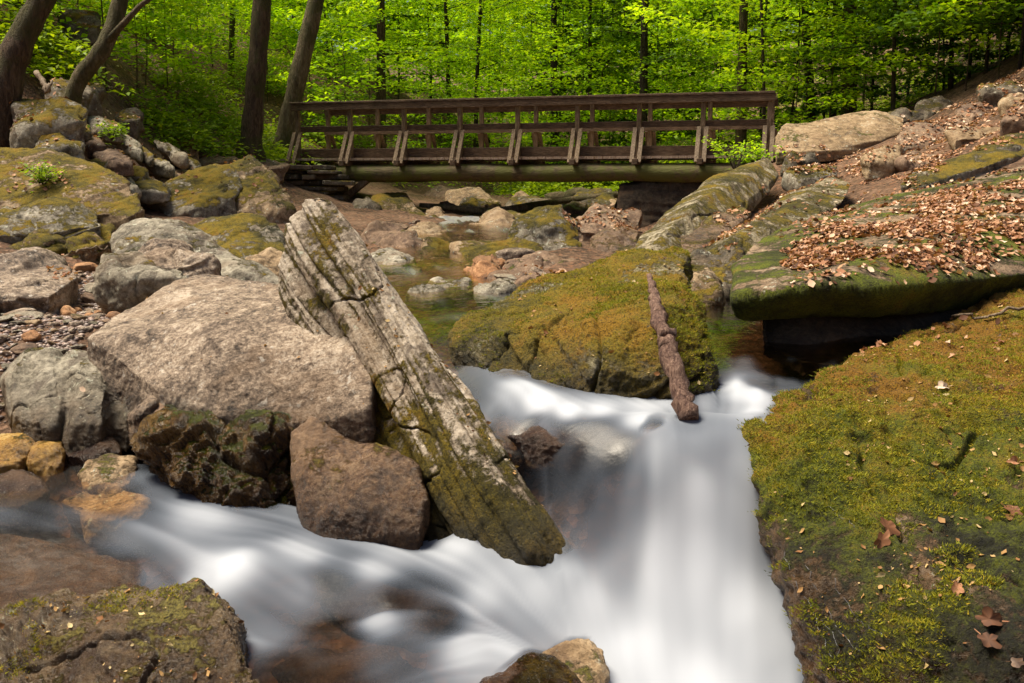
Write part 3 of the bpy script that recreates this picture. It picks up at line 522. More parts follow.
# left bank
for nm, lb, pts, ys, mt, T in [
 ('slanted_rock','ribbed grey rock sloping right behind the pinkish boulder',[(112,240),(122,222),(142,217),(168,222),(205,238),(250,264),(292,286),(240,290),(180,275),(120,262)],(8.2,7.2),'grey',.6),
 ('grey_stone','low pale grey rock in front of the ribbed one',[(92,272),(104,255),(135,252),(175,262),(198,278),(175,288),(120,288)],(6.75,6.4),'grey',.4),
 ('grey_stone','pinkish grey wedge rock resting between the ribbed and the low pale rocks',[(138,258),(155,240),(170,240),(200,254),(214,264),(196,272),(150,268)],(7.0,6.7),'pink',.3),
 ('boulder','mossy olive boulder left of the reddish one below the footpath',[(154,196),(168,180),(205,168),(232,166),(242,184),(232,202),(200,216),(170,212)],(13,12),'greymoss',.9),
 ('boulder','reddish boulder with an orange mossy rim left of the stone stack',[(222,168),(250,158),(270,172),(288,192),(294,210),(262,216),(236,212),(232,190)],(13.4,12.2),'tanmoss',.9),
 ('boulder','olive boulder with pale flecks right behind the ribbed grey rock',[(180,228),(205,216),(258,216),(280,236),(288,256),(255,268),(215,262),(190,246)],(10.6,9.6),'greymoss',.7),
 ('small_boulder','tan wedge stone between the olive boulder and the leaning slab',[(246,262),(270,250),(295,256),(292,285),(262,286),(248,276)],(8,7.5),'tan',.4),
 ('boulder','large brown mossy boulder sloping down on the left bank',[(-60,172),(0,152),(40,150),(85,160),(128,184),(146,204),(130,216),(70,208),(0,200),(-60,204)],(10.6,9.2),'tanmoss',1.),
 ('layered_rock','dark layered slab jutting from the left edge under the brown boulder',[(-60,222),(0,206),(60,204),(98,212),(104,224),(60,234),(-60,244)],(9,8.2),'greymoss',.7),
 ('small_boulder','olive rounded rock at the left edge under the layered slab',[(-10,240),(20,232),(50,233),(60,246),(52,260),(0,264)],(8.6,8.1),'tanmoss',.5),
 ('small_boulder','olive brown rock right of the rounded one under the layered slab',[(62,238),(80,230),(110,228),(118,240),(100,252),(66,252)],(8.9,8.3),'tanmoss',.5),
 ('flat_rock','flat pinkish rock at the left edge beside the gravel',[(-60,266),(-10,258),(30,256),(66,264),(78,276),(50,296),(-60,304)],(7.6,6.4),'pink',.4),
 ('mossy_rock','mossy grey slab tipped up near the leaning tree at the upper left',[(8,122),(15,104),(55,96),(88,110),(86,122),(50,132),(15,136)],(11.8,11.2),'greymoss',.6),
 ('mossy_rock','dark mossy rock below the tipped up slab',[(30,148),(40,134),(66,132),(84,142),(80,154),(45,158)],(11.4,10.8),'greymoss',.5)]:
    rock(nm, lb, [sil(pts, ys, T, bulge=.15, down=.25)], M[mt], amp=.045, bed=(-.3,-.1,.95) if nm != 'slanted_rock' else (.5,.1,.85), layer=(.09,.045), facet=.9)
# jumble of slate slabs between tree and path
rs = random.Random(5)
where = ['just under the curved tree','at the left end of the jumble','near the grey boulder top','beside a green tuft','against the footpath edge','at the foot of the hill','lying almost flat','tipped on its long edge','wedged upright','with a pale split face','half hidden by leaves','at the lower end of the jumble','darkest of the jumble','smallest of the jumble']
k = 0
for (cx, cy, Yd, w, h, tilt) in [(105,125,13,34,9,.35),(90,140,12.4,26,10,.4),(125,142,13,40,8,.45),(112,158,12,34,12,.3),(140,150,13.4,30,7,.5),(95,165,11.6,22,10,.2),(152,160,13.5,38,7,.4),(130,170,12.5,34,9,.3),(160,172,13.6,30,8,.35),(172,150,15,34,6,.45),(120,182,11.8,28,12,.2),(150,186,12.2,34,11,.25),(185,160,15.5,28,5,.3),(78,125,12.4,24,8,.4)]:
    c, s_ = math.cos(tilt), math.sin(tilt); pts = []
    for j in range(9):
        a = j/9*2*math.pi; r_ = rs.uniform(.8, 1.15); x, y = math.cos(a)*w/1.7*r_, math.sin(a)*h/1.5*r_; pts.append((cx+x*c-y*s_, cy+x*s_+y*c))
    rock('slate_rock', 'thin tilted slate slab '+where[k]+(' left of the footpath' if k % 2 else ' on the left bank'), [sil(pts, (Yd+.3, Yd-.2), .5, bulge=.08, down=.12)], M[rs.choice(['grey','grey','greymoss','red','tan'])], amp=.03, bed=(-.4,-.1,.9), layer=(.06,.03), smooth=1, group='tilted slate slabs on the left bank'); k += 1
# boulders up the left slope
for lb, (cx, cy, Yd, w, h), mt in [('dark boulder high on the wooded left slope between two trunks',(88,92,14.5,30,20),'darkmoss'),('brown rock on the left slope right of the curved tree foot',(128,118,15,26,14),'darkmoss'),
 ('dark rock showing through the undergrowth of the left slope',(85,20,17,40,22),'darkmoss'),('low tan rock in the leaves of the left slope near the path',(185,142,17.5,34,12),'tanmoss'),('low flat rock under the straight brown trunk',(215,160,17.5,40,8),'tan'),
 ('reddish slab stepping up to the left bridge end',(262,165,18,50,9),'red'),('thin reddish slab at the path right of the jumble',(170,176,14.6,44,10),'red'),('mossy rock behind the pale leaning trunk',(330,128,27,26,12),'darkmoss'),
 ('dark mossy lump at the foot of the curved tree',(70,92,13.2,40,24),'darkmoss'),('pale split rock left of the mossy olive boulder',(146,186,12.6,34,16),'tan')]:
    rock('hillside_rock', lb, [sil([(cx+math.cos(a/8*6.283)*w/2*rs.uniform(.85,1.15), cy+math.sin(a/8*6.283)*h/2*rs.uniform(.85,1.15)) for a in range(8)], (Yd+.4, Yd-.2), .6, bulge=.15, down=.25)], M[mt], amp=.05, bed=(-.2,-.1,.95), layer=(.08,.03))
for lb, pts, ys, mt in [('dark shaded boulder at the left of the gap under the bridge',[(345,232),(350,205),(368,196),(380,215),(376,235)],(18.2,17.4),'darkmoss'),('brown mossy rock under the middle of the bridge',[(498,214),(510,200),(535,196),(556,204),(560,214),(530,220)],(21,20),'darkmoss'),
 ('low dark rock under the bridge left of the dark abutment',[(560,205),(580,192),(612,188),(620,205),(600,214)],(21,20),'darkmoss'),('tan rock half in the stream before the bridge gap',[(470,226),(490,216),(512,218),(520,228),(500,236),(476,234)],(14.4,13.8),'tan'),
 ('dark wet bank rock between the tilted slabs and the middle boulder',[(684,270),(700,258),(740,256),(752,270),(745,296),(700,296)],(8.2,7.2),'darkmoss'),('rust coloured bank rock left of the calm pool',[(372,262),(385,240),(415,232),(425,248),(405,262)],(11.4,10.6),'red'),
 ('small mossy stone in the calm pool left of the tan shelf',[(424,250),(436,243),(452,246),(450,256),(434,259)],(11,10.5),'tanmoss')]:
    rock('bank_rock', lb, [sil(pts, ys, .7, bulge=.15, down=.25)], M[mt], amp=.045, bed=(.1,-.1,1), layer=(.10,.045), facet=.9)
for k in range(22):
    cx = rs.uniform(365, 620); cy = rs.uniform(192, 232); Yd = 25-(cy-190)/42*11+rs.uniform(-.5, .5); w = rs.uniform(14, 34); h = w*rs.uniform(.35, .6)
    rock('stream_bed_stone', 'brown stone among the rubble of the stream bed under the bridge', [sil([(cx+math.cos(a/8*6.283)*w/2*rs.uniform(.8,1.15), cy+math.sin(a/8*6.283)*h/2*rs.uniform(.8,1.15)) for a in range(8)], (Yd+.3, Yd-.2), .5, bulge=.12, down=.2)], M[rs.choice(['red','tan','darkmoss','tanmoss','wetbrown'])], amp=.05, bed=(-.1,-.1,.95), layer=(.08,.04), facet=.9, smooth=1, group='brown rubble stones under the bridge')
# wet stones in the small left cascade
for lb, pts, ys, mt in [
 ('golden wet rock at the left edge of the small cascade',[(-30,440),(0,432),(28,436),(34,450),(20,470),(-30,478)],(4.75,4.5),'gold'),
 ('orange brown wet rock beside the small cascade',[(28,444),(45,434),(62,442),(64,462),(48,472),(30,466)],(4.75,4.55),'gold'),
 ('tan rounded cobble between the small cascade and the dark wet rock',[(78,474),(88,460),(112,455),(134,460),(140,475),(120,490),(90,490)],(4.6,4.4),'tan'),
 ('pale flat cobble awash in front of the tan rounded cobble',[(62,502),(85,490),(130,490),(152,502),(140,520),(90,522)],(4.4,4.15),'tan'),
 ('dark stone at the left edge below the golden wet rock',[(-30,478),(10,468),(42,478),(50,492),(20,506),(-30,508)],(4.5,4.25),'under'),
 ('dark red wet stone below the cracked grey rock',[(60,438),(85,430),(112,436),(118,452),(95,462),(66,456)],(4.8,4.6),'under'),
 ('small brown stone tucked under the corner of the pinkish boulder',[(150,402),(165,396),(182,402),(180,416),(155,416)],(4.75,4.6),'red'),
 ('slim reddish stone propped against the cracked grey rock',[(128,418),(138,404),(152,396),(156,402),(142,416),(132,424)],(4.65,4.55),'pink'),
 ('dark brown stone peeking out by the foot of the leaning slab beside the cascade',[(484,438),(494,420),(508,414),(535,430),(548,446),(520,462),(490,458)],(4.45,4.2),'wetbrown'),
 ('brown rock lip barely covered by the top of the cascade',[(505,436),(550,430),(600,428),(640,432),(655,442),(600,448),(530,448)],(4.21,4.12),'under'),
 ('small brown stone at the lip of the cascade near the stick foot',[(636,446),(646,430),(660,425),(672,436),(664,452),(646,455)],(4.08,3.98),'wetbrown'),
 ('dark wet stone at the left tip of the huge mossy boulder',[(752,436),(770,418),(800,408),(812,430),(800,456),(770,452)],(4.35,4.1),'wetbrown'),
 ('reddish brown stone under the thin water in the lower middle',[(320,600),(370,585),(440,590),(470,605),(440,632),(350,632)],(3.9,3.7),'under'),
 ('dark stone under thin water near the bottom edge',[(270,670),(310,648),(390,650),(430,680),(410,720),(290,720)],(3.62,3.3),'under')]:
    rock('stream_stone', lb, [sil(pts, ys, .22, bulge=.04, down=.1)], M[mt], amp=.02, crack=.008, bed=(.1,0,1), layer=(.05,.008))
# ------------------------------------------------------------------ water
def water_mat():
    n = NT('stream_water')
    fo = n.attr('foam')
    dep = n.attr('depth')
    sz_ = n.n('ShaderNodeSeparateXYZ'); n.l(n.pos, sz_.inputs[0]); zz = sz_.outputs[2]
    rp = n.noise(22, 2, .5); rp2 = n.noise(5, 2, .5)
    # fast white water has no ripples left; calm water has small ones
    hh = n.math('MULTIPLY', n.math('ADD', n.math('MULTIPLY', rp, .35), rp2), n.map(fo, 0, .4, 1, .12))
    nrm = n.bump(hh, .02, .4)
    tr = n.n('ShaderNodeBsdfTransparent')
    n.l(n.mix(n.map(dep, .02, .45), (.85,.74,.58), (.10,.055,.025)), tr.inputs[0])
    gl = n.n('ShaderNodeBsdfGlossy'); n.l(n.math('MAXIMUM', n.map(fo, 0, .12, .1, .38), n.math('MULTIPLY', n.math('GREATER_THAN', .45, zz), .34)), gl.inputs['Roughness']); gl.inputs['Color'].default_value = (1,1,1,1); n.l(nrm, gl.inputs['Normal'])
    fr = n.n('ShaderNodeFresnel'); fr.inputs[0].default_value = 1.33; n.l(nrm, fr.inputs['Normal'])
    clear = n.n('ShaderNodeMixShader'); n.l(n.math('MULTIPLY', fr.outputs[0], n.math('MULTIPLY', n.map(fo, 0, .5, 1, .15), n.map(zz, .4, .5, .3, 1))), clear.inputs[0]); n.l(tr.outputs[0], clear.inputs[1]); n.l(gl.outputs[0], clear.inputs[2])
    col = n.mix(n.map(fo, .2, 1), (.29,.345,.44), (.60,.65,.73))
    d = n.n('ShaderNodeBsdfDiffuse'); n.l(col, d.inputs[0])
    t2 = n.n('ShaderNodeBsdfTranslucent'); n.l(col, t2.inputs[0])
    w = n.n('ShaderNodeMixShader'); w.inputs[0].default_value = .3; n.l(d.outputs[0], w.inputs[1]); n.l(t2.outputs[0], w.inputs[2])
    mx = n.n('ShaderNodeMixShader'); n.l(n.map(fo, .0, 1., 0, .97, smooth=False), mx.inputs[0]); n.l(clear.outputs[0], mx.inputs[1]); n.l(w.outputs[0], mx.inputs[2])
    return n.finish(mx.outputs[0])
M['water'] = water_mat()
def smooth_idw(q, pts, vals, pw=2.6):
    out = np.zeros((len(q),)+vals.shape[1:])
    for s in range(0, len(q), 20000):
        e = q[s:s+20000]; d = ((e[:, None]-pts[None])**2).sum(-1)+.0012; w = d**(-pw/2); w /= w.sum(1)[:, None]
        out[s:s+20000] = w@vals
    return out
wx = np.arange(-3.3, 2.6, .014); wy = np.concatenate([np.arange(2.3, 5.2, .014), 5.2+np.cumsum(np.geomspace(.015, .14, 190))])
WX, WY = np.meshgrid(wx, wy); q = np.c_[WX.ravel(), WY.ravel()]
ny_, nx_ = WX.shape
wz = water_z(q)
_h = wz.reshape(ny_, nx_).copy()
for _ in range(36):
    g = _h.copy(); g[1:-1, 1:-1] = (_h[1:-1, 1:-1]*2+_h[:-2, 1:-1]+_h[2:, 1:-1]+_h[1:-1, :-2]+_h[1:-1, 2:])/6; _h[:215] = g[:215]
wz = _h.ravel()
foam = smooth_idw(q, wc_xyz[:, :2], wfoam, 3.2); vel = smooth_idw(q, wc_xyz[:, :2], wfl, 3.)
vel /= np.linalg.norm(vel, axis=1)[:, None]+1e-6
# smooth flow lines: average a noise field along the stream direction
def bil(field, x, y):
    ix = np.clip((x-wx[0])/(wx[1]-wx[0]), 0, nx_-1.001); iy = np.clip(np.interp(y, wy, np.arange(ny_)), 0, ny_-1.001)
    i0 = ix.astype(int); j0 = iy.astype(int); fx = (ix-i0)[:, None]; fy = (iy-j0)[:, None]
    f = field.reshape(ny_, nx_, -1)
    return (f[j0, i0]*(1-fx)+f[j0, i0+1]*fx)*(1-fy)+(f[j0+1, i0]*(1-fx)+f[j0+1, i0+1]*fx)*fy
def streak(freq, steps, dl, sd):
    nz = fbm(np.c_[q*freq, np.full(len(q), sd)], 2); acc = nz*1.; tot = 1.
    for sg in (-1, 1):
        p = q.copy()
        for k in range(steps):
            p = p+sg*dl*bil(vel, p[:, 0], p[:, 1]); w = .5+.5*math.cos(math.pi*k/steps)
            acc += w*bil(nz, p[:, 0], p[:, 1])[:, 0]; tot += w
    a = acc/tot; return a/a.std()
s1 = streak(7, 26, .022, 1.); s2 = streak(20, 22, .018, 5.); s3 = streak(3.2, 24, .03, 9.)
main = np.where((q[:, 0] > .2+(q[:, 1]-3.6)*-.1) & (q[:, 1] < 4.15), .32, 1.)
foam_s = foam+main*(s1*.085+s2*.035+s3*.14)*(.12+1.6*foam*(1.1-foam))
foam_s = np.clip((foam_s-.06)/.94, 0, 1)
foam_s = foam_s**1.35
wz2 = wz+main*(s1*.0035+s3*.007+s2*.001)*np.clip(foam*1.5, .1, 1)
gz2 = ground_z(q[:, 0], q[:, 1]); depth = np.clip(wz2-gz2, 0, 1)
ppx, ppy = proj(np.c_[q, wz])
# the channels, outlined on the ground plan
def poly_mask(x, y, poly):
    ins = np.zeros(len(x), bool); n = len(poly)
    for i in range(n):
        x1, y1 = poly[i]; x2, y2 = poly[(i+1) % n]
        c = ((y1 > y) != (y2 > y)) & (x < (x2-x1)*(y-y1)/(y2-y1+1e-12)+x1); ins ^= c
    return ins
chan_px = [(-150,545,.2),(-150,420,.42),(60,418,.46),(200,440,.4),(330,480,.3),(440,510,.22),(500,470,.4),(495,425,.58),(450,365,.69),(392,310,.76),(350,270,.84),(390,240,.93),(440,212,1.06),(470,204,1.1),(540,198,1.12),(560,222,1.02),(530,240,.94),(510,262,.86),(560,290,.78),(640,300,.77),(680,282,.8),(830,285,.78),(960,330,.74),(940,380,.7),(860,400,.68),(830,430,.6),(830,520,.35),(850,620,.1),(880,720,-.1),(900,900,-.25),(600,900,-.25),(100,900,-.2),(-150,800,-.2)]
poly = [tuple(W(*c)[:2]) for c in chan_px]
ins = poly_mask(q[:, 0], q[:, 1], poly)
idx = np.arange(nx_*ny_).reshape(ny_, nx_)
qd = np.stack([idx[:-1, :-1], idx[:-1, 1:], idx[1:, 1:], idx[1:, :-1]], -1).reshape(-1, 4)
qd = qd[ins[qd].all(1)]
used = np.unique(qd)
# how deep the stones lie under the surface: thin water over them is clear
bpy.context.view_layer.update(); _dg = bpy.context.evaluated_depsgraph_get(); dr = np.full(len(q), .5)
for i in used:
    if q[i, 1] < 7.5:
        ht = scene.ray_cast(_dg, Vector((q[i, 0], q[i, 1], wz2[i]+.004)), Vector((0, 0, -1)), distance=.5)
        if ht[0]: dr[i] = wz2[i]+.004-ht[1].z
g = dr.reshape(ny_, nx_).copy()
for _ in range(4): g[1:-1, 1:-1] = (g[1:-1, 1:-1]*2+g[:-2, 1:-1]+g[2:, 1:-1]+g[1:-1, :-2]+g[1:-1, 2:])/6
dr = g.ravel(); tt = np.clip(dr/.085, 0, 1); foam_s = foam_s*(.2+.8*tt*tt*(3-2*tt)); depth = np.minimum(depth, dr)
remap = np.full(nx_*ny_, -1); remap[used] = np.arange(len(used))
wm = mesh_np('stream_water', np.c_[q, wz2][used], remap[qd], M['water'], True, {'foam': foam_s[used], 'depth': depth[used]})
stream = link('stream_water', wm); tag(stream, kind='structure')
# ------------------------------------------------------------------ scatter on solids (leaves, pebbles), before trees exist
dg = bpy.context.evaluated_depsgraph_get(); dg.update()
stream.hide_viewport = True; bpy.context.view_layer.update(); dg = bpy.context.evaluated_depsgraph_get()
def drop(x, y, z0=12.):
    hit, loc, nor, fi, ob, mt = scene.ray_cast(dg, Vector((x, y, z0)), Vector((0, 0, -1)))
    return (np.array(loc), np.array(nor), ob.name) if hit else None
def tangent(nv, ang):
    a = np.array([math.cos(ang), math.sin(ang), 0]); a = a-nv*(a@nv); a /= np.linalg.norm(a)+1e-9; return a, np.cross(nv, a)
class Leaves:
    def __init__(s): s.v = []; s.f = []; s.t = []
    def add(s, p, nv, ang, L, wd, tint, curl=.25):
        a, b = tangent(nv, ang); base = len(s.v)
        up = nv*L*curl
        for (u, w, h) in ((-.5,0,.3),(-.15,-.5,.6),(-.15,.5,.5),(.2,-.42,.1),(.2,.42,.35),(.5,0,.8),(0,0,0)):
            s.v.append(p+a*L*u+b*wd*w+up*h); s.t.append(tint)
        for f in ((0,1,6),(0,6,2),(1,3,6),(2,6,4),(3,5,6),(6,5,4)): s.f.append([base+k for k in f])
    def lobed(s, p, nv, ang, L, tint, r_):
        a, b = tangent(nv, ang); base = len(s.v); n_ = 22; s.v.append(p+nv*L*.02); s.t.append(tint)
        for k in range(n_):
            th = 2*math.pi*k/n_; rad = L*.5*(.62+.38*abs(math.cos(th*2.5)))*r_.uniform(.85,1.1)*(1.25 if abs(th) < .3 else 1)
            s.v.append(p+a*math.cos(th)*rad+b*math.sin(th)*rad*.72+nv*(L*(.10*math.cos(2*th+ang)+.16*math.sin(th)**2)+r_.uniform(0,.02)*L)); s.t.append(min(1, max(0, tint+r_.uniform(-.16,.16)+.25*(k % 4 == 0)*-.5)))
        for k in range(n_): s.f.append([base, base+1+k, base+1+(k+1) % n_])
        b0 = len(s.v); q = p-a*L*.4; q2 = p-a*L*.72+nv*L*.08
        for c_, w_ in ((q,.012),(q2,.008)): s.v += [c_-b*L*w_*2, c_+b*L*w_*2]; s.t += [.6,.6]
        s.f += [[b0, b0+1, b0+3],[b0, b0+3, b0+2]]
    def mesh(s, name, mat): return mesh_np(name, s.v, s.f, mat, True, {'tint': s.t})
litter = Leaves(); rr = random.Random(11)
# regions (picture polygon at ground distance, density per try)
LREG = [([(790,262),(830,225),(880,205),(940,196),(1040,170),(1040,262),(985,268),(900,262),(860,276),(800,276)], .95),
        ([(770,150),(900,150),(1040,95),(1040,135),(960,150),(900,182),(850,178),(800,172)], .85),
        ([(700,240),(740,205),(790,185),(800,196),(745,228),(715,250)], .5),
        ([(985,60),(1040,50),(1040,110),(900,150),(880,140)], .85),
        ([(820,378),(860,352),(890,350),(880,368),(840,392)], .5),
        ([(925,388),(955,362),(995,358),(990,375),(945,395)], .3),
        ([(0,155),(60,160),(70,200),(0,205)], .55), ([(0,100),(60,95),(180,150),(170,180),(90,150),(0,130)], .3),
        ([(500,258),(560,262),(560,276),(505,274)], .6), ([(575,208),(650,208),(650,232),(580,230)], .8),
        ([(760,180),(860,180),(1000,170),(1000,300),(800,300)], .10), ([(860,300),(1024,285),(1024,683),(840,683),(790,500)], .012),
        ([(150,160),(300,160),(300,200),(150,200)], .2), ([(50,255),(80,258),(90,282),(60,282)], .5), ([(0,10),(400,10),(400,160),(150,160),(0,120)], .5),
        ([(90,380),(150,385),(150,400),(100,395)], .25), ([(-420,-60),(-10,60),(-20,250),(-70,300),(-60,440),(-420,500)], .5)]
def scatter(n, xr, yr, f, regs=(([(-200,-200),(1300,-200),(1300,900),(-200,900)], 1.),)):
    hits = []
    for _ in range(n):
        y = yr[0]*(yr[1]/yr[0])**rr.random(); x = rr.uniform(*xr)*y   # evenly dense as seen over the ground
        h = drop(x, y)
        if h: hits.append(h)
    if not hits: return
    A_ = np.array([h[0] for h in hits]); px, py = proj(A_); px = px+fbm(A_*1.3, 3)*26; py = py+fbm(A_*1.7+9, 3)*9
    wt = np.zeros(len(hits))
    for pg, d in regs: wt = np.maximum(wt, poly_mask(px, py, pg)*d)
    for h, w in zip(hits, wt):
        if w > 0: f(*h, w)
cnt = [0]
def put_leaf(p, nv, nm, w):
    if nv[2] < .25: return
    cl = mnoise.noise(Vector((p[0]*2.3, p[1]*2.3, 3.1)))+.5*mnoise.noise(Vector((p[0]*6, p[1]*6, 7.7)))
    if w > .05 and rr.random() > w*min(1, max(.04, .5+cl*2.2)): return
    if w <= .05 and rr.random() > w: return
    L = rr.uniform(.028, .068); L *= .6+.4*min(1, p[1]/8)
    if p[1] > 13: L *= p[1]/13
    nv2 = nv+np.array([rr.gauss(0,.35), rr.gauss(0,.35), rr.gauss(0,.2)]); nv2 /= np.linalg.norm(nv2)
    litter.add(p+nv*rr.uniform(.003,.02), nv2, rr.uniform(0, 6.3), L, L*rr.uniform(.4, .75), min(1, max(0, rr.gauss(.47, .34))), rr.uniform(.05,.5)); cnt[0] += 1
scatter(95000, (.05, .6), (5.0, 18), put_leaf, LREG)
scatter(62000, (-.82, .12), (4.6, 34), put_leaf, LREG)
tag(link('dry_leaves', litter.mesh('dry_leaves', M['litter'])), kind='stuff')
print('litter', cnt[0])
# crumbs of leaf and bark on the near stones and moss
crumbs = Leaves()
def put_crumb(p, nv, nm, w):
    if nm.startswith('ground') or nv[2] < .12 or not (nm.startswith('boulder') or nm.startswith('fore_rock') or nm.startswith('leaning')): return
    if p[0] < 0 and nm.startswith('boulder') and rr.random() > .12: return
    cl = mnoise.noise(Vector((p[0]*3, p[1]*3, 1.1)))
    if rr.random() > .3+cl: return
    L = rr.choice([.006,.008,.010,.012,.016,.03])*rr.uniform(.8,1.2)
    nv2 = nv+np.array([rr.gauss(0,.4), rr.gauss(0,.4), 0]); nv2 /= np.linalg.norm(nv2)
    crumbs.add(p+nv*.003, nv2, rr.uniform(0, 6.3), L, L*rr.uniform(.35,.7), min(1, max(0, rr.gauss(.5,.25))), .3)
scatter(16000, (-.55, .6), (2.7, 6.6), put_crumb)
tag(link('leaf_crumbs', crumbs.mesh('leaf_crumbs', M['crumb'])), kind='stuff')
moss_v = []; moss_t = []
def put_frond(p, nv, nm, w):
    if not (nm.startswith('boulder') or nm.startswith('fore_rock')) or p[0] < -1.2 and not nm.startswith('fore'): return
    if nm.startswith('boulder') and p[0] < -.3: return
    cl = mnoise.noise(Vector((p[0]*2.6, p[1]*2.6, p[2]*2.6)))+.5*mnoise.noise(Vector((p[0]*9, p[1]*9, 2)))
    if cl < (-.12 if p[2] > .45 else .02) or (nm.startswith('fore') and cl < .42): return
    tone = min(1, max(0, .45+cl*.35+rr.gauss(0, .22)))
    for _ in range(7):
        a = rr.uniform(0, 6.3); q = p+np.array([rr.gauss(0,.012), rr.gauss(0,.012), 0]); h = rr.uniform(.005,.013); t = np.array([math.cos(a), math.sin(a), 0])
        sd_ = np.cross(nv, t)*h*.22; moss_v.extend((q-sd_-nv*.003, q+sd_-nv*.003, q+nv*h*.8+t*h*.7)); moss_t.extend((tone,)*3)
scatter(42000, (.08, .56), (2.75, 6.4), put_frond)
scatter(9000, (-.1, .2), (4.2, 6.4), put_frond); scatter(3500, (-.56, -.2), (2.8, 3.5), put_frond)
M['frond'] = leaf_mat('moss_fronds', [(.03,.04,.004), (.10,.12,.006), (.22,.22,.008), (.36,.26,.016)], .25, .8)
tag(link('moss', mesh_np('moss', moss_v, np.arange(len(moss_v)).reshape(-1, 3), M['frond'], False, {'tint': moss_t})), kind='stuff')
# single leaves that stand out on the huge boulder
LSPOT = [('curled brown leaf with a pale stalk in the middle of the huge boulder',884,528,.13,.45),('folded dark brown leaf just under the curled leaf on the huge boulder',880,540,.11,.2),('crumpled russet leaf low on the right of the huge boulder',990,620,.12,.3),
 ('dark wet leaf below the crumpled russet leaf on the huge boulder',990,642,.10,.12),('pale star shaped leaf on the upper part of the huge boulder',942,388,.09,.95),('small pink dry leaf left of the leaf pile on the huge boulder',953,357,.05,.8),
 ('reddish leaf at the right edge of the huge boulder',1012,512,.09,.4),('brown leaf at the right edge above the reddish one',1012,462,.08,.6),('thin russet leaf lying in the shade of the huge boulder',956,590,.08,.3),('small tan leaf near the lower right corner',1015,660,.07,.8)]
dgc = dg
def camray(px, py):
    d = ray(px, py); d /= np.linalg.norm(d)
    hit, loc, nor, fi, ob, mt = scene.ray_cast(dg, Vector((0, 0, CZ)), Vector(d.tolist())); return np.array(loc), np.array(nor)
for lb, px, py, L, tn in LSPOT:
    p, nv = camray(px, py); lf = Leaves(); n2 = nv+np.array([0,-.3,.3]); n2 /= np.linalg.norm(n2)
    lf.lobed(p+nv*.010, n2, rr.uniform(.2, 6), L*.72, tn, rr)
    o = link('fallen_leaf', lf.mesh('fallen_leaf', M['litter'])); recenter(o); tag(o, lb, 'leaf', 'single fallen leaves on the huge boulder')
tm_ = NT('white_trickle'); trick = tm_.finish(tm_.pbsdf((.16,.165,.18), .15))
for ln in [[(784,552),(792,575),(806,600),(818,625),(830,655),(838,680)],[(800,553),(812,578),(822,600)],[(826,608),(838,632),(848,640),(862,655)],[(833,578),(842,598),(860,620),(870,628),(888,637)],[(826,505),(836,515),(848,520),(858,530)],[(820,620),(832,632),(838,650),(842,670)]]:
    pts = []
    for (a, b), (c, d_) in zip(ln, ln[1:]):
        for t in (0, .25, .5, .75): pts.append(camray(a+(c-a)*t+rr.uniform(-2.5,2.5), b+(d_-b)*t))
    m = MB(); m.tube([p+nv_*.001 for p, nv_ in pts], [rr.uniform(.0002,.0011) for _ in pts], 5); tag(m.build('water_trickle', trick, smooth=True), kind='structure')
# ------------------------------------------------------------------ gravel and flat stones on the left bank
def stone_mesh(name, sd, flat, mat, sub=3):
    bm = bmesh.new(); bmesh.ops.create_icosphere(bm, subdivisions=sub, radius=1); r = random.Random(sd)
    cuts = [(Vector((r.gauss(0,1), r.gauss(0,1), r.gauss(0,.5))).normalized(), r.uniform(.55,.85)) for _ in range(9)]
    for v in bm.verts:
        p = v.co.copy()
        for nv, d in cuts:
            t = p.dot(nv)
            if t > d: p -= nv*(t-d)*.9
        p += p*mnoise.noise(p*1.7+Vector((sd,0,0)))*.18; p.z *= flat; v.co = p
    me = bpy.data.meshes.new(name); bm.to_mesh(me); bm.free(); me.polygons.foreach_set('use_smooth', np.ones(len(me.polygons), bool)); me.materials.append(mat); return me
mats_ = ['pink','grey','red','tan','grey','pink','orange','red']
variants = [stone_mesh('flat_stone', k*3+1, [.28,.22,.35,.3,.2,.4,.45,.25][k], M[mats_[k]], 4) for k in range(8)]
GREG = [[(-10,285),(60,285),(75,270),(180,285),(120,312),(95,330),(85,350),(-10,385)], [(90,268),(150,262),(210,275),(190,290),(100,290)], [(490,260),(560,262),(565,280),(500,285),(440,300)], [(140,160),(230,160),(240,190),(150,200)], [(0,345),(160,385),(160,430),(0,430)], [(400,225),(500,225),(480,262),(400,262)]]
placed = []
def try_stone(p, nv, nm, w):
    if len(placed) >= 260 or not nm.startswith('ground'): return
    if p[0] > -1.9 and p[1] > 6.5 and p[2] < water_z(np.array([[p[0], p[1]]]))[0]-.0: return
    s = rr.choice([.04,.05,.06,.08,.11,.15])*rr.uniform(.8,1.2)*(1 if p[1] < 9 else 1.8)
    if any((p[0]-a)**2+(p[1]-b)**2 < ((s+c)*.7)**2 for a, b, c in placed): return
    placed.append((p[0], p[1], s)); k = rr.randrange(8)
    o = bpy.data.objects.new('flat_stone', variants[k]); C.objects.link(o); o.location = p+np.array([0,0,s*.08]); o.scale = (s, s*rr.uniform(.55,.9), s)
    o.rotation_euler = (rr.gauss(0,.2), rr.gauss(0,.2), rr.uniform(0, 6.3))
    tag(o, 'flat loose stone lying among the gravel of the bank', 'stone', 'loose flat stones on the gravel')
scatter(9000, (-.56, -.28), (4.6, 8), try_stone, [(g, 1.) for g in GREG])
scatter(12000, (-.4, .12), (6, 16), try_stone, [(g, 1.) for g in GREG])
print('stones', len(placed))
gv = []; gf = []; nvert = [0]
peb = [stone_mesh('pebble', 50+k, .5, M['red'], 1) for k in range(5)]
pv = []
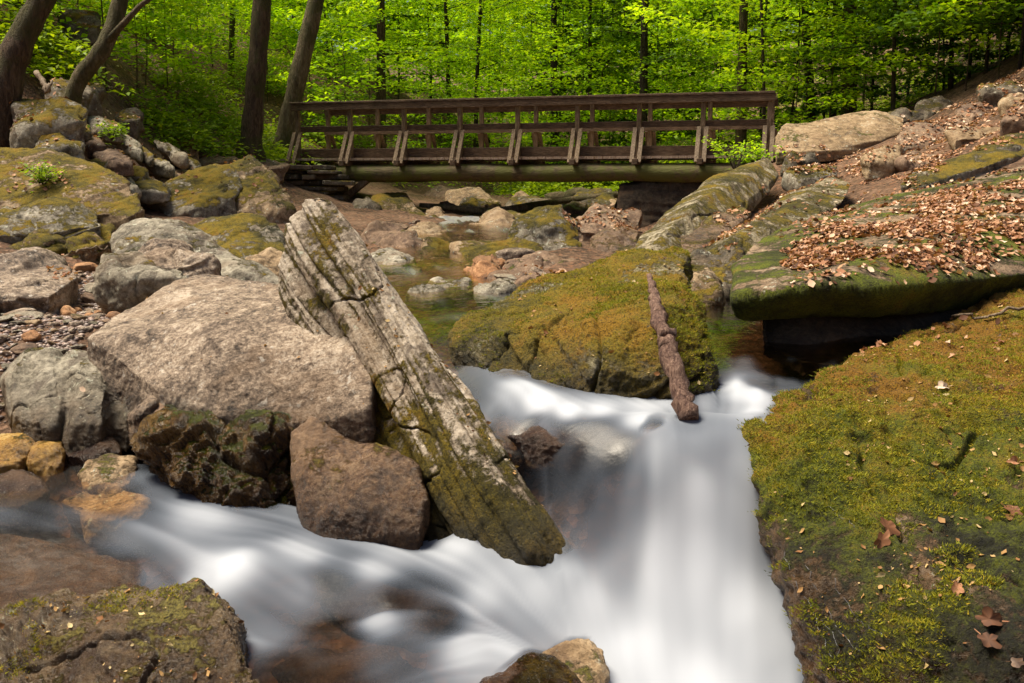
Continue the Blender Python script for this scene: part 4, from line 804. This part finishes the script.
for me in peb:
    v = np.empty(len(me.vertices)*3, np.float32); me.vertices.foreach_get('co', v); f = np.empty(len(me.polygons)*3, np.int32); me.loops.foreach_get('vertex_index', f); pv.append((v.reshape(-1,3), f.reshape(-1,3)))
gt = []
def put_pebble(p, nv, nm, w):
    if not nm.startswith('ground'): return
    v, f = pv[rr.randrange(5)]; s = rr.choice([.008,.012,.018,.028])*(1 if p[1] < 9 else 1.6); a = rr.uniform(0,6.3); c, s_ = math.cos(a), math.sin(a)
    w = v*np.array([s, s*rr.uniform(.6,1), s*.8]); w = np.c_[w[:,0]*c-w[:,1]*s_, w[:,0]*s_+w[:,1]*c, w[:,2]]+p; b = nvert[0]; nvert[0] += len(w)
    gv.append(w); gf.append(f+b); gt.append(np.full(len(w), rr.random()))
put_n = [0]
scatter(16000, (-.56, -.28), (4.4, 8), put_pebble, [(g, 1.) for g in GREG])
scatter(12000, (-.4, .12), (6, 15), put_pebble, [(g, 1.) for g in GREG])
n = NT('gravel_stone'); t = n.attr('tint')
gravel_m = n.finish(n.pbsdf(n.mix(n.map(n.noise(120,3),.4,.7,0,.4), n.ramp(t, [(0,(.05,.035,.03)),(.3,(.15,.10,.085)),(.55,(.24,.2,.18)),(.75,(.34,.22,.17)),(1,(.42,.36,.31))]), (.08,.05,.04)), .6, n.bump(n.noise(90,4), .004)))
if gv: tag(link('gravel', mesh_np('gravel', np.concatenate(gv), np.concatenate(gf), gravel_m, False, {'tint': np.concatenate(gt)})), kind='stuff')
# ------------------------------------------------------------------ sticks
def stick(name, label, pts, rad, mat, seg=14, wob=.35, jit=.012):
    pts = [np.asarray(p, float) for p in pts]; out = []; rads = []; r_ = random.Random(int(pts[0][0]*1000) & 1023)
    for k in range(seg+1):
        t = k/seg*(len(pts)-1); i = min(int(t), len(pts)-2); f = t-i; p = pts[i]*(1-f)+pts[i+1]*f
        out.append(p+np.array([r_.gauss(0,1), r_.gauss(0,1), r_.gauss(0,1)])*jit*(0 if k in (0, seg) else 1)); rads.append(np.interp(t, range(len(rad)), rad)*(1+r_.gauss(0,.06)))
    m = MB(); m.tube(out, rads, 10, wob); o = m.build(name, mat, smooth=True); recenter(o); tag(o, label, 'branch'); return o
stick('dead_branch', 'thick weathered dead branch leaning upright against the middle boulder', [P(649,274,4.78), P(655,300,4.62), P(661,325,4.42), P(669,352,4.28), P(688,420,4.06)], [.010,.026,.036,.042,.040], M['deadwood'], 40, .5, .005)
stick('dead_branch', 'dark rotten branch resting on the left side of the huge mossy boulder', [P(800,446,3.98), P(835,424,4.2), P(879,398,4.5)], [.026,.020,.008], M['bark'])
stick('twig', 'thin pale twig on the upper right of the huge mossy boulder', [P(952,316,5.6), P(990,317,5.5), P(1040,300,5.5)], [.008,.008,.01], M['brace'])
stick('dead_branch', 'crooked grey branch lying across the top of the middle boulder', [P(560,300,5.75), P(578,306,5.6), P(592,299,5.72), P(622,298,5.68), P(650,297,5.6)], [.006,.012,.012,.014,.016], M['brace'])
stick('fallen_log', 'long dark fallen log behind the bridge opening', [P(420,205,19.5), P(500,212,19), P(545,204,20), P(620,196,21)], [.05,.07,.09,.10], M['barkp'], wob=.2)
stick('fallen_log', 'brown curved fallen log upstream right of the opening', [P(545,200,23), P(580,196,23), P(618,206,22)], [.12,.2,.2], M['barkp'], wob=.2)
stick('dead_branch', 'bare pale branch leaning on the rocks beside the large leaning tree', [P(36,72,11.5), P(48,92,11.3), P(52,80,11.4)], [.03,.03,.01], M['brace'])
stick('twig', 'thin twig lying on the gravel under the rounded olive rock', [P(48,262,7.7), P(78,250,8.2), P(108,246,8.4)], [.006,.008,.006], M['brace'])
# ------------------------------------------------------------------ bridge
bridge = empty('footbridge', P(535,158,18.8)); bridge.location.z = 2.05
tag(bridge, 'weathered timber footbridge with slanted railing braces crossing the stream', 'bridge')
bl = np.array(bridge.location)
A = P(299,158,20.0); B = P(768,156,17.5); A[2] = B[2] = 2.04; A -= bl; B -= bl
dv = (B-A)/np.linalg.norm(B-A); nv = np.array([dv[1], -dv[0], 0.])   # toward the camera
up = np.array([0, 0, 1.]); Lb = np.linalg.norm(B-A); WD = 1.32
def bp(s, o, z): return A+dv*s+nv*o+up*z
m = MB()
k = 0; s_ = -.25
while s_ < Lb+.35:
    w = .14*rr.uniform(.95,1.02); m.box(bp(s_, -WD/2+.02, -.025+rr.uniform(-.003,.003)), dv*w, nv*(WD+.34), up*.045); s_ += .15
m.build('deck', M['deck'], bridge)
for o_ in (.06, -WD+.1):
    lg = MB(); n_ = 16
    pts = [bp(-.5+(Lb+1.)*t/n_, o_, -.29+.008*math.sin(t*1.3)) for t in range(n_+1)]; lg.tube(pts, [.165+.012*math.sin(t*2.1) for t in range(n_+1)], 16, .04); lg.build('log_beam', M['log'], bridge, smooth=True)
lg = MB(); lg.tube([bp(-.4+(Lb+.8)*t/12, -WD/2, -.26) for t in range(13)], [.15]*13, 12, .04); lg.build('log_beam', M['log'], bridge, smooth=True)
for side in (0, 1):
    o0 = 0 if side == 0 else -WD; sg = 1 if side == 0 else -1
    m = MB(); m.bar(bp(-.1, o0+sg*.06, .975), bp(Lb+.1, o0+sg*.06, .975), .045, .12); m.build('rail_board', M['timber'], bridge, bevel=.005)
    m = MB(); m.bar(bp(-.12, o0, 1.057), bp(Lb+.08, o0, 1.057), .19, .04); m.build('rail_cap', M['timber'], bridge, bevel=.005)
    m = MB(); m.bar(bp(-.05, o0-sg*.072, .56), bp(Lb+.05, o0-sg*.072, .56), .04, .11); m.build('middle_rail', M['timber'], bridge, bevel=.005)
    m = MB(); m.bar(bp(-.05, o0-sg*.082, .095), bp(Lb+.05, o0-sg*.082, .095), .05, .17); m.build('kick_board', M['timber'], bridge, bevel=.005)
    for i in range(9):
        s = Lb*i/8
        m = MB(); m.bar(bp(s, o0, -.12), bp(s, o0, 1.034), .09, .08, up=dv); m.build('post', M['post'], bridge, bevel=.006)
        for e in (-1, 1):
            m = MB(); m.bar(bp(s+e*.064, o0+sg*.02, .50), bp(s+e*.064, o0+sg*.38, -.12), .034, .075, up=dv); m.build('brace', M['brace' if (i > 5) else 'post'], bridge, bevel=.004)
for i in range(9):
    s = Lb*i/8; m = MB(); m.bar(bp(s, .46, -.105), bp(s, -WD-.46, -.105), .095, .1); m.build('cross_beam', M['timber'], bridge, bevel=.006)
for a, b in ((.35, 1.05), (.75, 1.5)):
    m = MB(); m.bar(bp(a, .1, -.95), bp(b, .1, -.42), .12, .12); m.build('strut', M['post'], bridge, bevel=.006)
# dry stone pier under the left end
pier = empty('stone_pier', P(292,205,19.2)); tag(pier, 'dry laid stack of thin flat stones carrying the left end of the bridge', 'stone pier')
pl = np.array(pier.location); z = pl[2]-.25; ctop = 2.05-.50
rp = random.Random(4)
m = MB()
while z < ctop+.28:
    h = rp.uniform(.06,.11); x = -.75
    while x < .75:
        w = rp.uniform(.25,.6); 
        c = np.array([x+w/2+rp.uniform(-.05,.05), rp.uniform(-.18,.10), z+h/2-pl[2]]); t = rp.uniform(-.12,.12)
        m.box(c, np.array([w*.96, t*w, rp.uniform(-.02,.02)]), np.array([-t*.8, .8, 0]), up*h*.86); x += w
    z += h
m.build('stacked_stones', M['darkmoss'], pier, bevel=.016)
# ------------------------------------------------------------------ foliage
def leaf_cloud(name, cen, nrm, size, mat, aspect=.55, seed=0):
    """one folded diamond per leaf (numpy)"""
    r = np.random.default_rng(seed); n = len(cen)
    nrm = nrm/np.linalg.norm(nrm, axis=1)[:, None]
    a = np.c_[r.normal(size=(n, 3))]; a -= nrm*(a*nrm).sum(1)[:, None]; a /= np.linalg.norm(a, axis=1)[:, None]+1e-9; b = np.cross(nrm, a)
    s = size[:, None]; v = np.stack([cen-a*s*.5, cen-b*s*aspect*.5+nrm*s*.06, cen+a*s*.5-nrm*s*.1, cen+b*s*aspect*.5+nrm*s*.06], 1).reshape(-1, 3)
    f = np.arange(n*4).reshape(n, 4); t = np.repeat(np.clip(r.normal(.5, .2, n), 0, 1), 4)
    return mesh_np(name, v, f, mat, False, {'tint': t})
def sprays(r, starts, dirs, lens, per, width, droop=.1, thick=.05):
    """flat leafy sprays along each branch"""
    cs = []; ns = []
    for p, d, L in zip(starts, dirs, lens):
        n = int(per*L); t = r.random(n)**.75*.95+.05
        side = np.cross(d, [0, 0, 1.]); side /= np.linalg.norm(side)+1e-9
        w = width*L*np.sin(np.pi*np.clip(t*.9+.08, 0, 1))**.8
        # twigs: leaves gather on side shoots
        k = np.round(t*9)/9+r.normal(0, .012, n); u = r.uniform(-1, 1, n)
        q = p+np.outer(k*L+np.abs(u)*w*.5, d)+np.outer(u*w, side); q[:, 2] += -droop*(t*L)**2*.35-np.abs(u)*w*.15+r.normal(0, thick, n)
        cs.append(q); ns.append(np.c_[r.normal(0, .35, (n, 2)), np.ones(n)])
    return np.concatenate(cs), np.concatenate(ns)
def make_tree(seed, H, r0, z0, nb, blen, kind, leafsz, per, lean=(0, 0), mats=('bark', 'leaf'), trunk_pts=None, width=.5):
    r = np.random.default_rng(seed); m = MB(); n = 12
    if trunk_pts is None:
        pts = [np.array([lean[0]*t/n*H+.06*H*.15*math.sin(t*.7+seed), lean[1]*t/n*H+.05*H*.12*math.sin(t*.5+seed*2), H*t/n-.3*(t == 0)]) for t in range(n+1)]
        rad = [r0*(1.45 if t == 0 else 1.)*(1-.85*t/n) for t in range(n+1)]
    else: pts, rad = trunk_pts; n = len(pts)-1
    m.tube(pts, rad, 10, .1)
    P_ = np.array(pts); zs = P_[:, 2]
    st, di, ln = [], [], []
    for k in range(nb):
        z = z0+(zs[-1]-z0)*((k+.5)/nb)**.9; c = np.array([np.interp(z, zs, P_[:, 0]), np.interp(z, zs, P_[:, 1]), z]); a = k*2.4+r.uniform(-.4, .4)
        f = (z-z0)/(zs[-1]-z0+1e-6); L = blen*(1-.6*f if kind == 'fir' else (.75+.5*math.sin(math.pi*min(1, f+.15))))*r.uniform(.7, 1.2)
        e = r.uniform(-.05, .15) if kind == 'fir' else r.uniform(.05, .4); d = np.array([math.cos(a)*math.cos(e), math.sin(a)*math.cos(e), math.sin(e)])
        st.append(c); di.append(d); ln.append(L); rb = max(.006, np.interp(z, zs, rad)*.28)
        dr = .12 if kind == 'fir' else .04
        m.tube([c+d*L*t-np.array([0,0,dr*(t*L)**2*.35]) for t in (0, .35, .7, .95)], [rb, rb*.6, rb*.35, rb*.1], 4)
        for h in (.3, .5, .7):
            for sgn in (-1, 1):
                side = np.cross(d, [0,0,1.]); side /= np.linalg.norm(side); q0 = c+d*L*h-np.array([0,0,dr*(h*L)**2*.35]); m.tube([q0, q0+(side*sgn*.8+d*.7)*L*width*.6], [rb*.3, rb*.08], 3)
    tm = m.mesh('trunk', M[mats[0]], smooth=True)
    cs, ns = sprays(r, st, di, ln, per, width, .12 if kind == 'fir' else .05, .03 if kind == 'fir' else .06)
    sz = leafsz*r.uniform(.6, 1.3, len(cs))
    cm = leaf_cloud('crown', cs, ns, sz, M[mats[1]], .55, seed)
    return tm, cm
def plant_tree(meshes, loc, rz, sc, name, label, group=None):
    e = empty(name, loc, rz); e.scale = (sc, sc, sc*1.)
    for nm, me in zip(('trunk', 'crown'), meshes):
        o = link(nm, me, e)
    tag(e, label, 'tree', group); return e
beech = [make_tree(10+k, 8, .045, .5, 26, 2.6, 'beech', .22, 42, (rs.uniform(-.04,.04), 0), ('barkb', 'leaf')) for k in range(4)]
fir = [make_tree(30+k, 9, .035, .5, 46, 2.4, 'fir', .17, 65, (0,0), ('barkb', 'leafd'), width=.42) for k in range(3)]
sap = [make_tree(50+k, 4.5, .014, .5, 22, 1.3, 'beech', .14, 60, (rs.uniform(-.1,.1), 0), ('bark', 'leaf')) for k in range(4)]
def gxy(px, Yd): 
    x = (px-512)/F*(Yd*cp)*1.0
    return x, Yd, float(ground_z(x, Yd)[0])
# named trunks ------------------------------------------------------
def named_tree(label, base, pix, rads, seed, mats, H_extra=7, nb=20, blen=2.5, leaf=.15, per=40, z0=None, name='tree', kind='beech', extra=None):
    """pix: (px,py,Y) up the trunk, base first; continued above the frame"""
    w = [P(*p) for p in pix]; w[0][2] = min(w[0][2], ground_z(w[0][0], w[0][1])[0]+.05)-.15
    d = w[-1]-w[-2]; d /= np.linalg.norm(d); top = w[-1]+d*H_extra*.5+np.array([0,0,H_extra*.2]); top2 = top+np.array([d[0]*.5,0,1])*H_extra*.4
    pts = w+[top, top2]; rad = list(rads)+[rads[-1]*.6, rads[-1]*.2]
    # resample
    T = np.linspace(0, len(pts)-1, 26); A_ = np.array(pts); pr = [np.array([np.interp(t, range(len(pts)), A_[:, k]) for k in range(3)]) for t in T]; rd = [np.interp(t, range(len(pts)), rad)*(1+.06*math.sin(t*9+seed)) for t in T]
    for _ in range(2): pr = [pr[0]]+[(pr[i-1]+pr[i]*2+pr[i+1])/4 for i in range(1, len(pr)-1)]+[pr[-1]]
    o0 = pr[0].copy(); pr = [p-o0 for p in pr]
    tm, cm = make_tree(seed, 0, 0, z0 if z0 is not None else (w[-1][2]-o0[2])*.75, nb, blen, kind, leaf, per, mats=mats, trunk_pts=(pr, rd))
    e = empty(name, o0.tolist()); link('trunk', tm, e); link('crown', cm, e); tag(e, label, 'tree')
    if extra:
        for ex, er in extra:
            m = MB(); ep = [P(*q)-o0 for q in ex]; m.tube(ep, er, 8, .1); m.build('limb', M[mats[0]], e, smooth=True)
    return e
named_tree('thick dark leaning trunk at the upper left corner', 0, [(-8,118,11.8),(8,70,11.8),(25,30,11.9),(45,-5,12)], [.25,.17,.15,.135], 101, ('bark','leaf'), nb=9, per=22, z0=4.5)
named_tree('mossy curved trunk sweeping up from the left rocks', 0, [(52,94,12.8),(75,82,12.8),(100,55,12.8),(113,28,12.9),(122,-5,13)], [.13,.10,.11,.10,.09], 102, ('barkp','leaf'), nb=9, per=22, z0=4.5, extra=[([(107,42,12.8),(125,22,12.8),(140,6,12.8),(156,-6,12.8)], [.05,.04,.035,.03])])
named_tree('straight brown trunk standing left of the bridge', 0, [(249,156,18.5),(251,140,18.5),(256,80,18.5),(263,-5,18.6)], [.36,.2,.17,.165], 103, ('bark','leaf'), nb=9, per=22, z0=5.5)
named_tree('pale mossy trunk leaning right beside the left bridge end', 0, [(281,158,21.5),(287,125,21.5),(300,70,21.5),(318,-5,21.6)], [.28,.2,.19,.17], 104, ('barkp','leaf'), nb=9, per=22, z0=5.5)
for k, (lb, px, py, Yd, wpx, lean, mt, z0) in enumerate([
 ('slim grey trunk behind the left part of the bridge',381,150,27,9,0,'bark',2.5),('straight dark trunk rising behind the middle of the bridge',554,160,30,7,0,'barkb',3.5),('thin dark pole trunk right of the middle of the bridge',590,160,30,4,0,'barkb',1.5),
 ('dark conifer trunk behind the bridge right of its middle',643,160,27,8,2,'barkb',2.),('brown trunk rising behind the right end of the bridge',741,160,24,9,3,'bark',4.5),('thin leaning dark trunk among the greenery at the right',812,140,27,8,-8,'barkb',4),
 ('broad dark trunk in the greenery right of the bridge',849,130,25,14,1,'bark',4),('thin straight dark trunk right of the broad one',893,130,21,4,2,'barkb',1.2),('slim dark trunk just left of the broad one',833,130,29,6,3,'barkb',4),
 ('very slim trunk between the bridge end and the broad trunk',765,150,23,3,-4,'barkb',2),('faint slim trunk among the hemlock greenery far right',950,110,24,5,3,'barkb',3),('thin trunk on the green slope left of the bridge',230,100,27,6,3,'bark',3),
 ('slim dark trunk left of the middle of the bridge',475,150,31,4,6,'barkb',2.5),('slender forked looking trunk behind the left half of the bridge',450,150,32,4,-5,'barkb',2.5)]):
    r_ = wpx/F*Yd/2
    named_tree(lb, 0, [(px,py,Yd),(px+lean*.3,80,Yd),(px+lean,-5,Yd)], [r_*1.3,r_,r_*.85], 120+k, (mt, 'leafd' if k in (3,7,10) else 'leaf'), nb=30 if k in (3,7,10) else 22, z0=z0, kind='fir' if k in (3,7,10) else 'beech', blen=2.6, per=85)
# forest copies
kinds = {'b': (beech, 'beech_tree', 'bright green beech with layered sprays standing in the wood behind the bridge', 'beeches in the wood'),
         'f': (fir, 'hemlock_tree', 'dark hemlock with feathery level boughs in the wood', 'hemlocks in the wood'),
         's': (sap, 'sapling', 'slender spring sapling with level leafy sprays on the wooded slope', 'saplings in the wood')}
rf = random.Random(21); cnt_ = 0
def put(kd, px, Yd, sc=1.):
    ms, nm, lb, gp = kinds[kd]; x, y, z = gxy(px, Yd); k = rf.randrange(len(ms))
    plant_tree(ms[k], (x, y, z-.1), rf.uniform(0, 6.3), sc*rf.uniform(.85, 1.15), nm, lb, gp)
for px, Yd in [(330,33),(380,36),(430,37),(490,36),(530,40),(580,38),(620,34),(670,38),(700,33),(720,42),(450,45),(400,46),(560,47),(610,46),(660,48),(760,36),(500,52),(350,44),(300,42),(800,44),(640,56),(570,58),(700,56),(460,58),(250,38),(200,36)]: put('b', px, Yd, 1.05)
for px, Yd in [(1010,18),(975,20),(1040,17),(945,22),(790,26),(820,30),(870,27),(905,31),(935,27),(965,23),(1000,22),(1030,25),(860,36),(920,38),(990,33),(1040,34),(760,30),(1080,22),(1010,42),(655,29),(600,32),(560,34),(400,33),(300,36)]: put('f', px, Yd, 1.)
for px, Yd in [(140,18.5),(170,20),(340,26),(370,30),(420,31),(350,24),(440,28),(500,29),(520,27),(570,27),(610,29),(660,27),(690,29),(720,26),(760,24),(790,23),(830,22),(860,22),(890,23),(930,20),(960,19),(990,18.5),(1010,19),(180,22),(200,24),(220,26),(150,19),(130,21),(90,20),(110,17),(160,25),(270,27),(290,30),(310,27),(240,30),(60,17),(140,26),(205,29),(30,17),(480,33),(540,34),(600,33),(640,32)]: put('s', px, Yd, 1.)
# low undergrowth on the left slope and along the wood edge
def undergrowth():
    r = np.random.default_rng(3); cs = []; ns = []; k = 0
    while k < 9500:
        y = 14*(50/14)**r.random(); px = r.uniform(-260, 1200)
        if px > 330 and y < 24: continue
        if px < 330 and y < 13+max(0, px)*.022: continue
        if px > 330 and r.random() > .4: k += 1; continue
        x = (px-512)/F*y; 
        if mnoise.noise(Vector((x*.45, y*.45, 4))) < (.03 if px < 420 else -.1): k += 1; continue
        z = float(ground_z(x, y)[0]); R_ = r.uniform(.25, .7)*(1+.02*y); n = int(40+50*R_)
        a = r.uniform(0, 6.28, n); q = R_*np.sqrt(r.random(n)); h = r.choice([.12,.3,.5])*r.uniform(.6,1.3)
        cs.append(np.c_[x+np.cos(a)*q, y+np.sin(a)*q*.8, z+h*(1-.6*(q/R_)**2)+r.normal(0,.05,n)]); ns.append(np.c_[r.normal(0,.35,(n,2)), np.ones(n)]); k += 1
    cs = np.concatenate(cs); ns = np.concatenate(ns)
    return leaf_cloud('undergrowth', cs, ns, r.uniform(.07,.15,len(cs)), M['leafh'], .5, 5)
tag(link('undergrowth', undergrowth()), kind='stuff')
# far wood as one mass
def far_wood():
    r = np.random.default_rng(9); n = 90000
    y = r.uniform(55, 95, n); x = r.uniform(-.75, .75, n)*y
    cl = fbm(np.c_[x*.16, y*.16, np.zeros(n)], 2)
    z = ground_z(x, y)+r.random(n)*(7+cl*7)+(y-55)*.10
    z = np.round(z/1.1)*1.1+r.normal(0,.16,n)+.4*np.sin(x*.9)
    keep = fbm(np.c_[x*.25, y*.25, z*.5], 3) > -.25
    c = np.c_[x, y, z][keep]
    return leaf_cloud('far_wood', c, np.c_[r.normal(0,.4,(len(c),2)), np.ones(len(c))], r.uniform(.35,.75,len(c)), M['leaf'], .6, 6)
tag(link('far_wood', far_wood()), kind='stuff')
# little plants: leafy sprig at the bridge end, green tufts on the left bank
def small_plant(label, base, h, wd, n, mat, seed, name='small_plant', sz=.07):
    r = np.random.default_rng(seed); e = empty(name, base.tolist()); m = MB(); cs = []; ns = []
    for k in range(n):
        a = r.uniform(0, 6.28); tip = np.array([math.cos(a)*wd*r.uniform(.3,1), math.sin(a)*wd*r.uniform(.3,1), h*r.uniform(.5,1)])
        m.tube([np.zeros(3), tip*[.35,.35,.6], tip], [.006,.004,.002], 4)
        for q in range(16): t = r.uniform(.35,1.05); cs.append(tip*[t,t,t**.8]+r.normal(0,.04,3)); ns.append([r.normal(0,.4), r.normal(0,.4), 1])
    m.build('stem', M['barkb'], e); link('foliage', leaf_cloud('foliage', np.array(cs), np.array(ns), r.uniform(.6,1.3,len(cs))*sz, M[mat], .5, seed), e); tag(e, label, 'plant')
small_plant('bright leafy sprig growing beside the right end post of the bridge', P(735,172,15.6), .55, .55, 22, 'leaf', 1)
small_plant('bright leafy seedling at the foot of the right bridge post', P(757,165,15.4), .3, .4, 12, 'leaf', 2)
small_plant('dark green tuft of leaves on the large brown mossy boulder', P(42,186,9.7), .2, .25, 18, 'leafh', 3, sz=.05)
small_plant('small green plant among the slate slabs on the left bank', P(112,140,12.4), .22, .3, 14, 'leafh', 4, sz=.06)
# ------------------------------------------------------------------ light
world = bpy.data.worlds.new('World'); scene.world = world; world.use_nodes = True
nt = world.node_tree; bg = nt.nodes['Background']; sky = nt.nodes.new('ShaderNodeTexSky'); sky.sky_type = 'NISHITA'; sky.sun_disc = False
EL, AZ = R(66), R(-80)      # sun high behind the wood, a little left; AZ from +Y toward +X
sky.sun_elevation = EL; sky.sun_rotation = AZ; sky.air_density = 1.; sky.dust_density = 4.; sky.ozone_density = .6
nt.links.new(sky.outputs[0], bg.inputs[0]); bg.inputs[1].default_value = .052
sd = bpy.data.lights.new('sun', 'SUN'); sd.energy = 4.4; sd.angle = R(28); sd.color = (1, .88, .70); so = bpy.data.objects.new('sun', sd); C.objects.link(so)
dirv = Vector((math.sin(AZ)*math.cos(EL), math.cos(AZ)*math.cos(EL), math.sin(EL))); so.rotation_euler = dirv.to_track_quat('Z', 'Y').to_euler()
so.location = (0, 0, 30)
stream.hide_viewport = False
scene.view_settings.view_transform = 'Standard'; scene.view_settings.look = 'None'; scene.view_settings.exposure = 1.0; scene.view_settings.gamma = 1
scene.cycles.max_bounces = 8; scene.cycles.transparent_max_bounces = 12; scene.cycles.use_denoising = True; scene.cycles.sample_clamp_indirect = 6
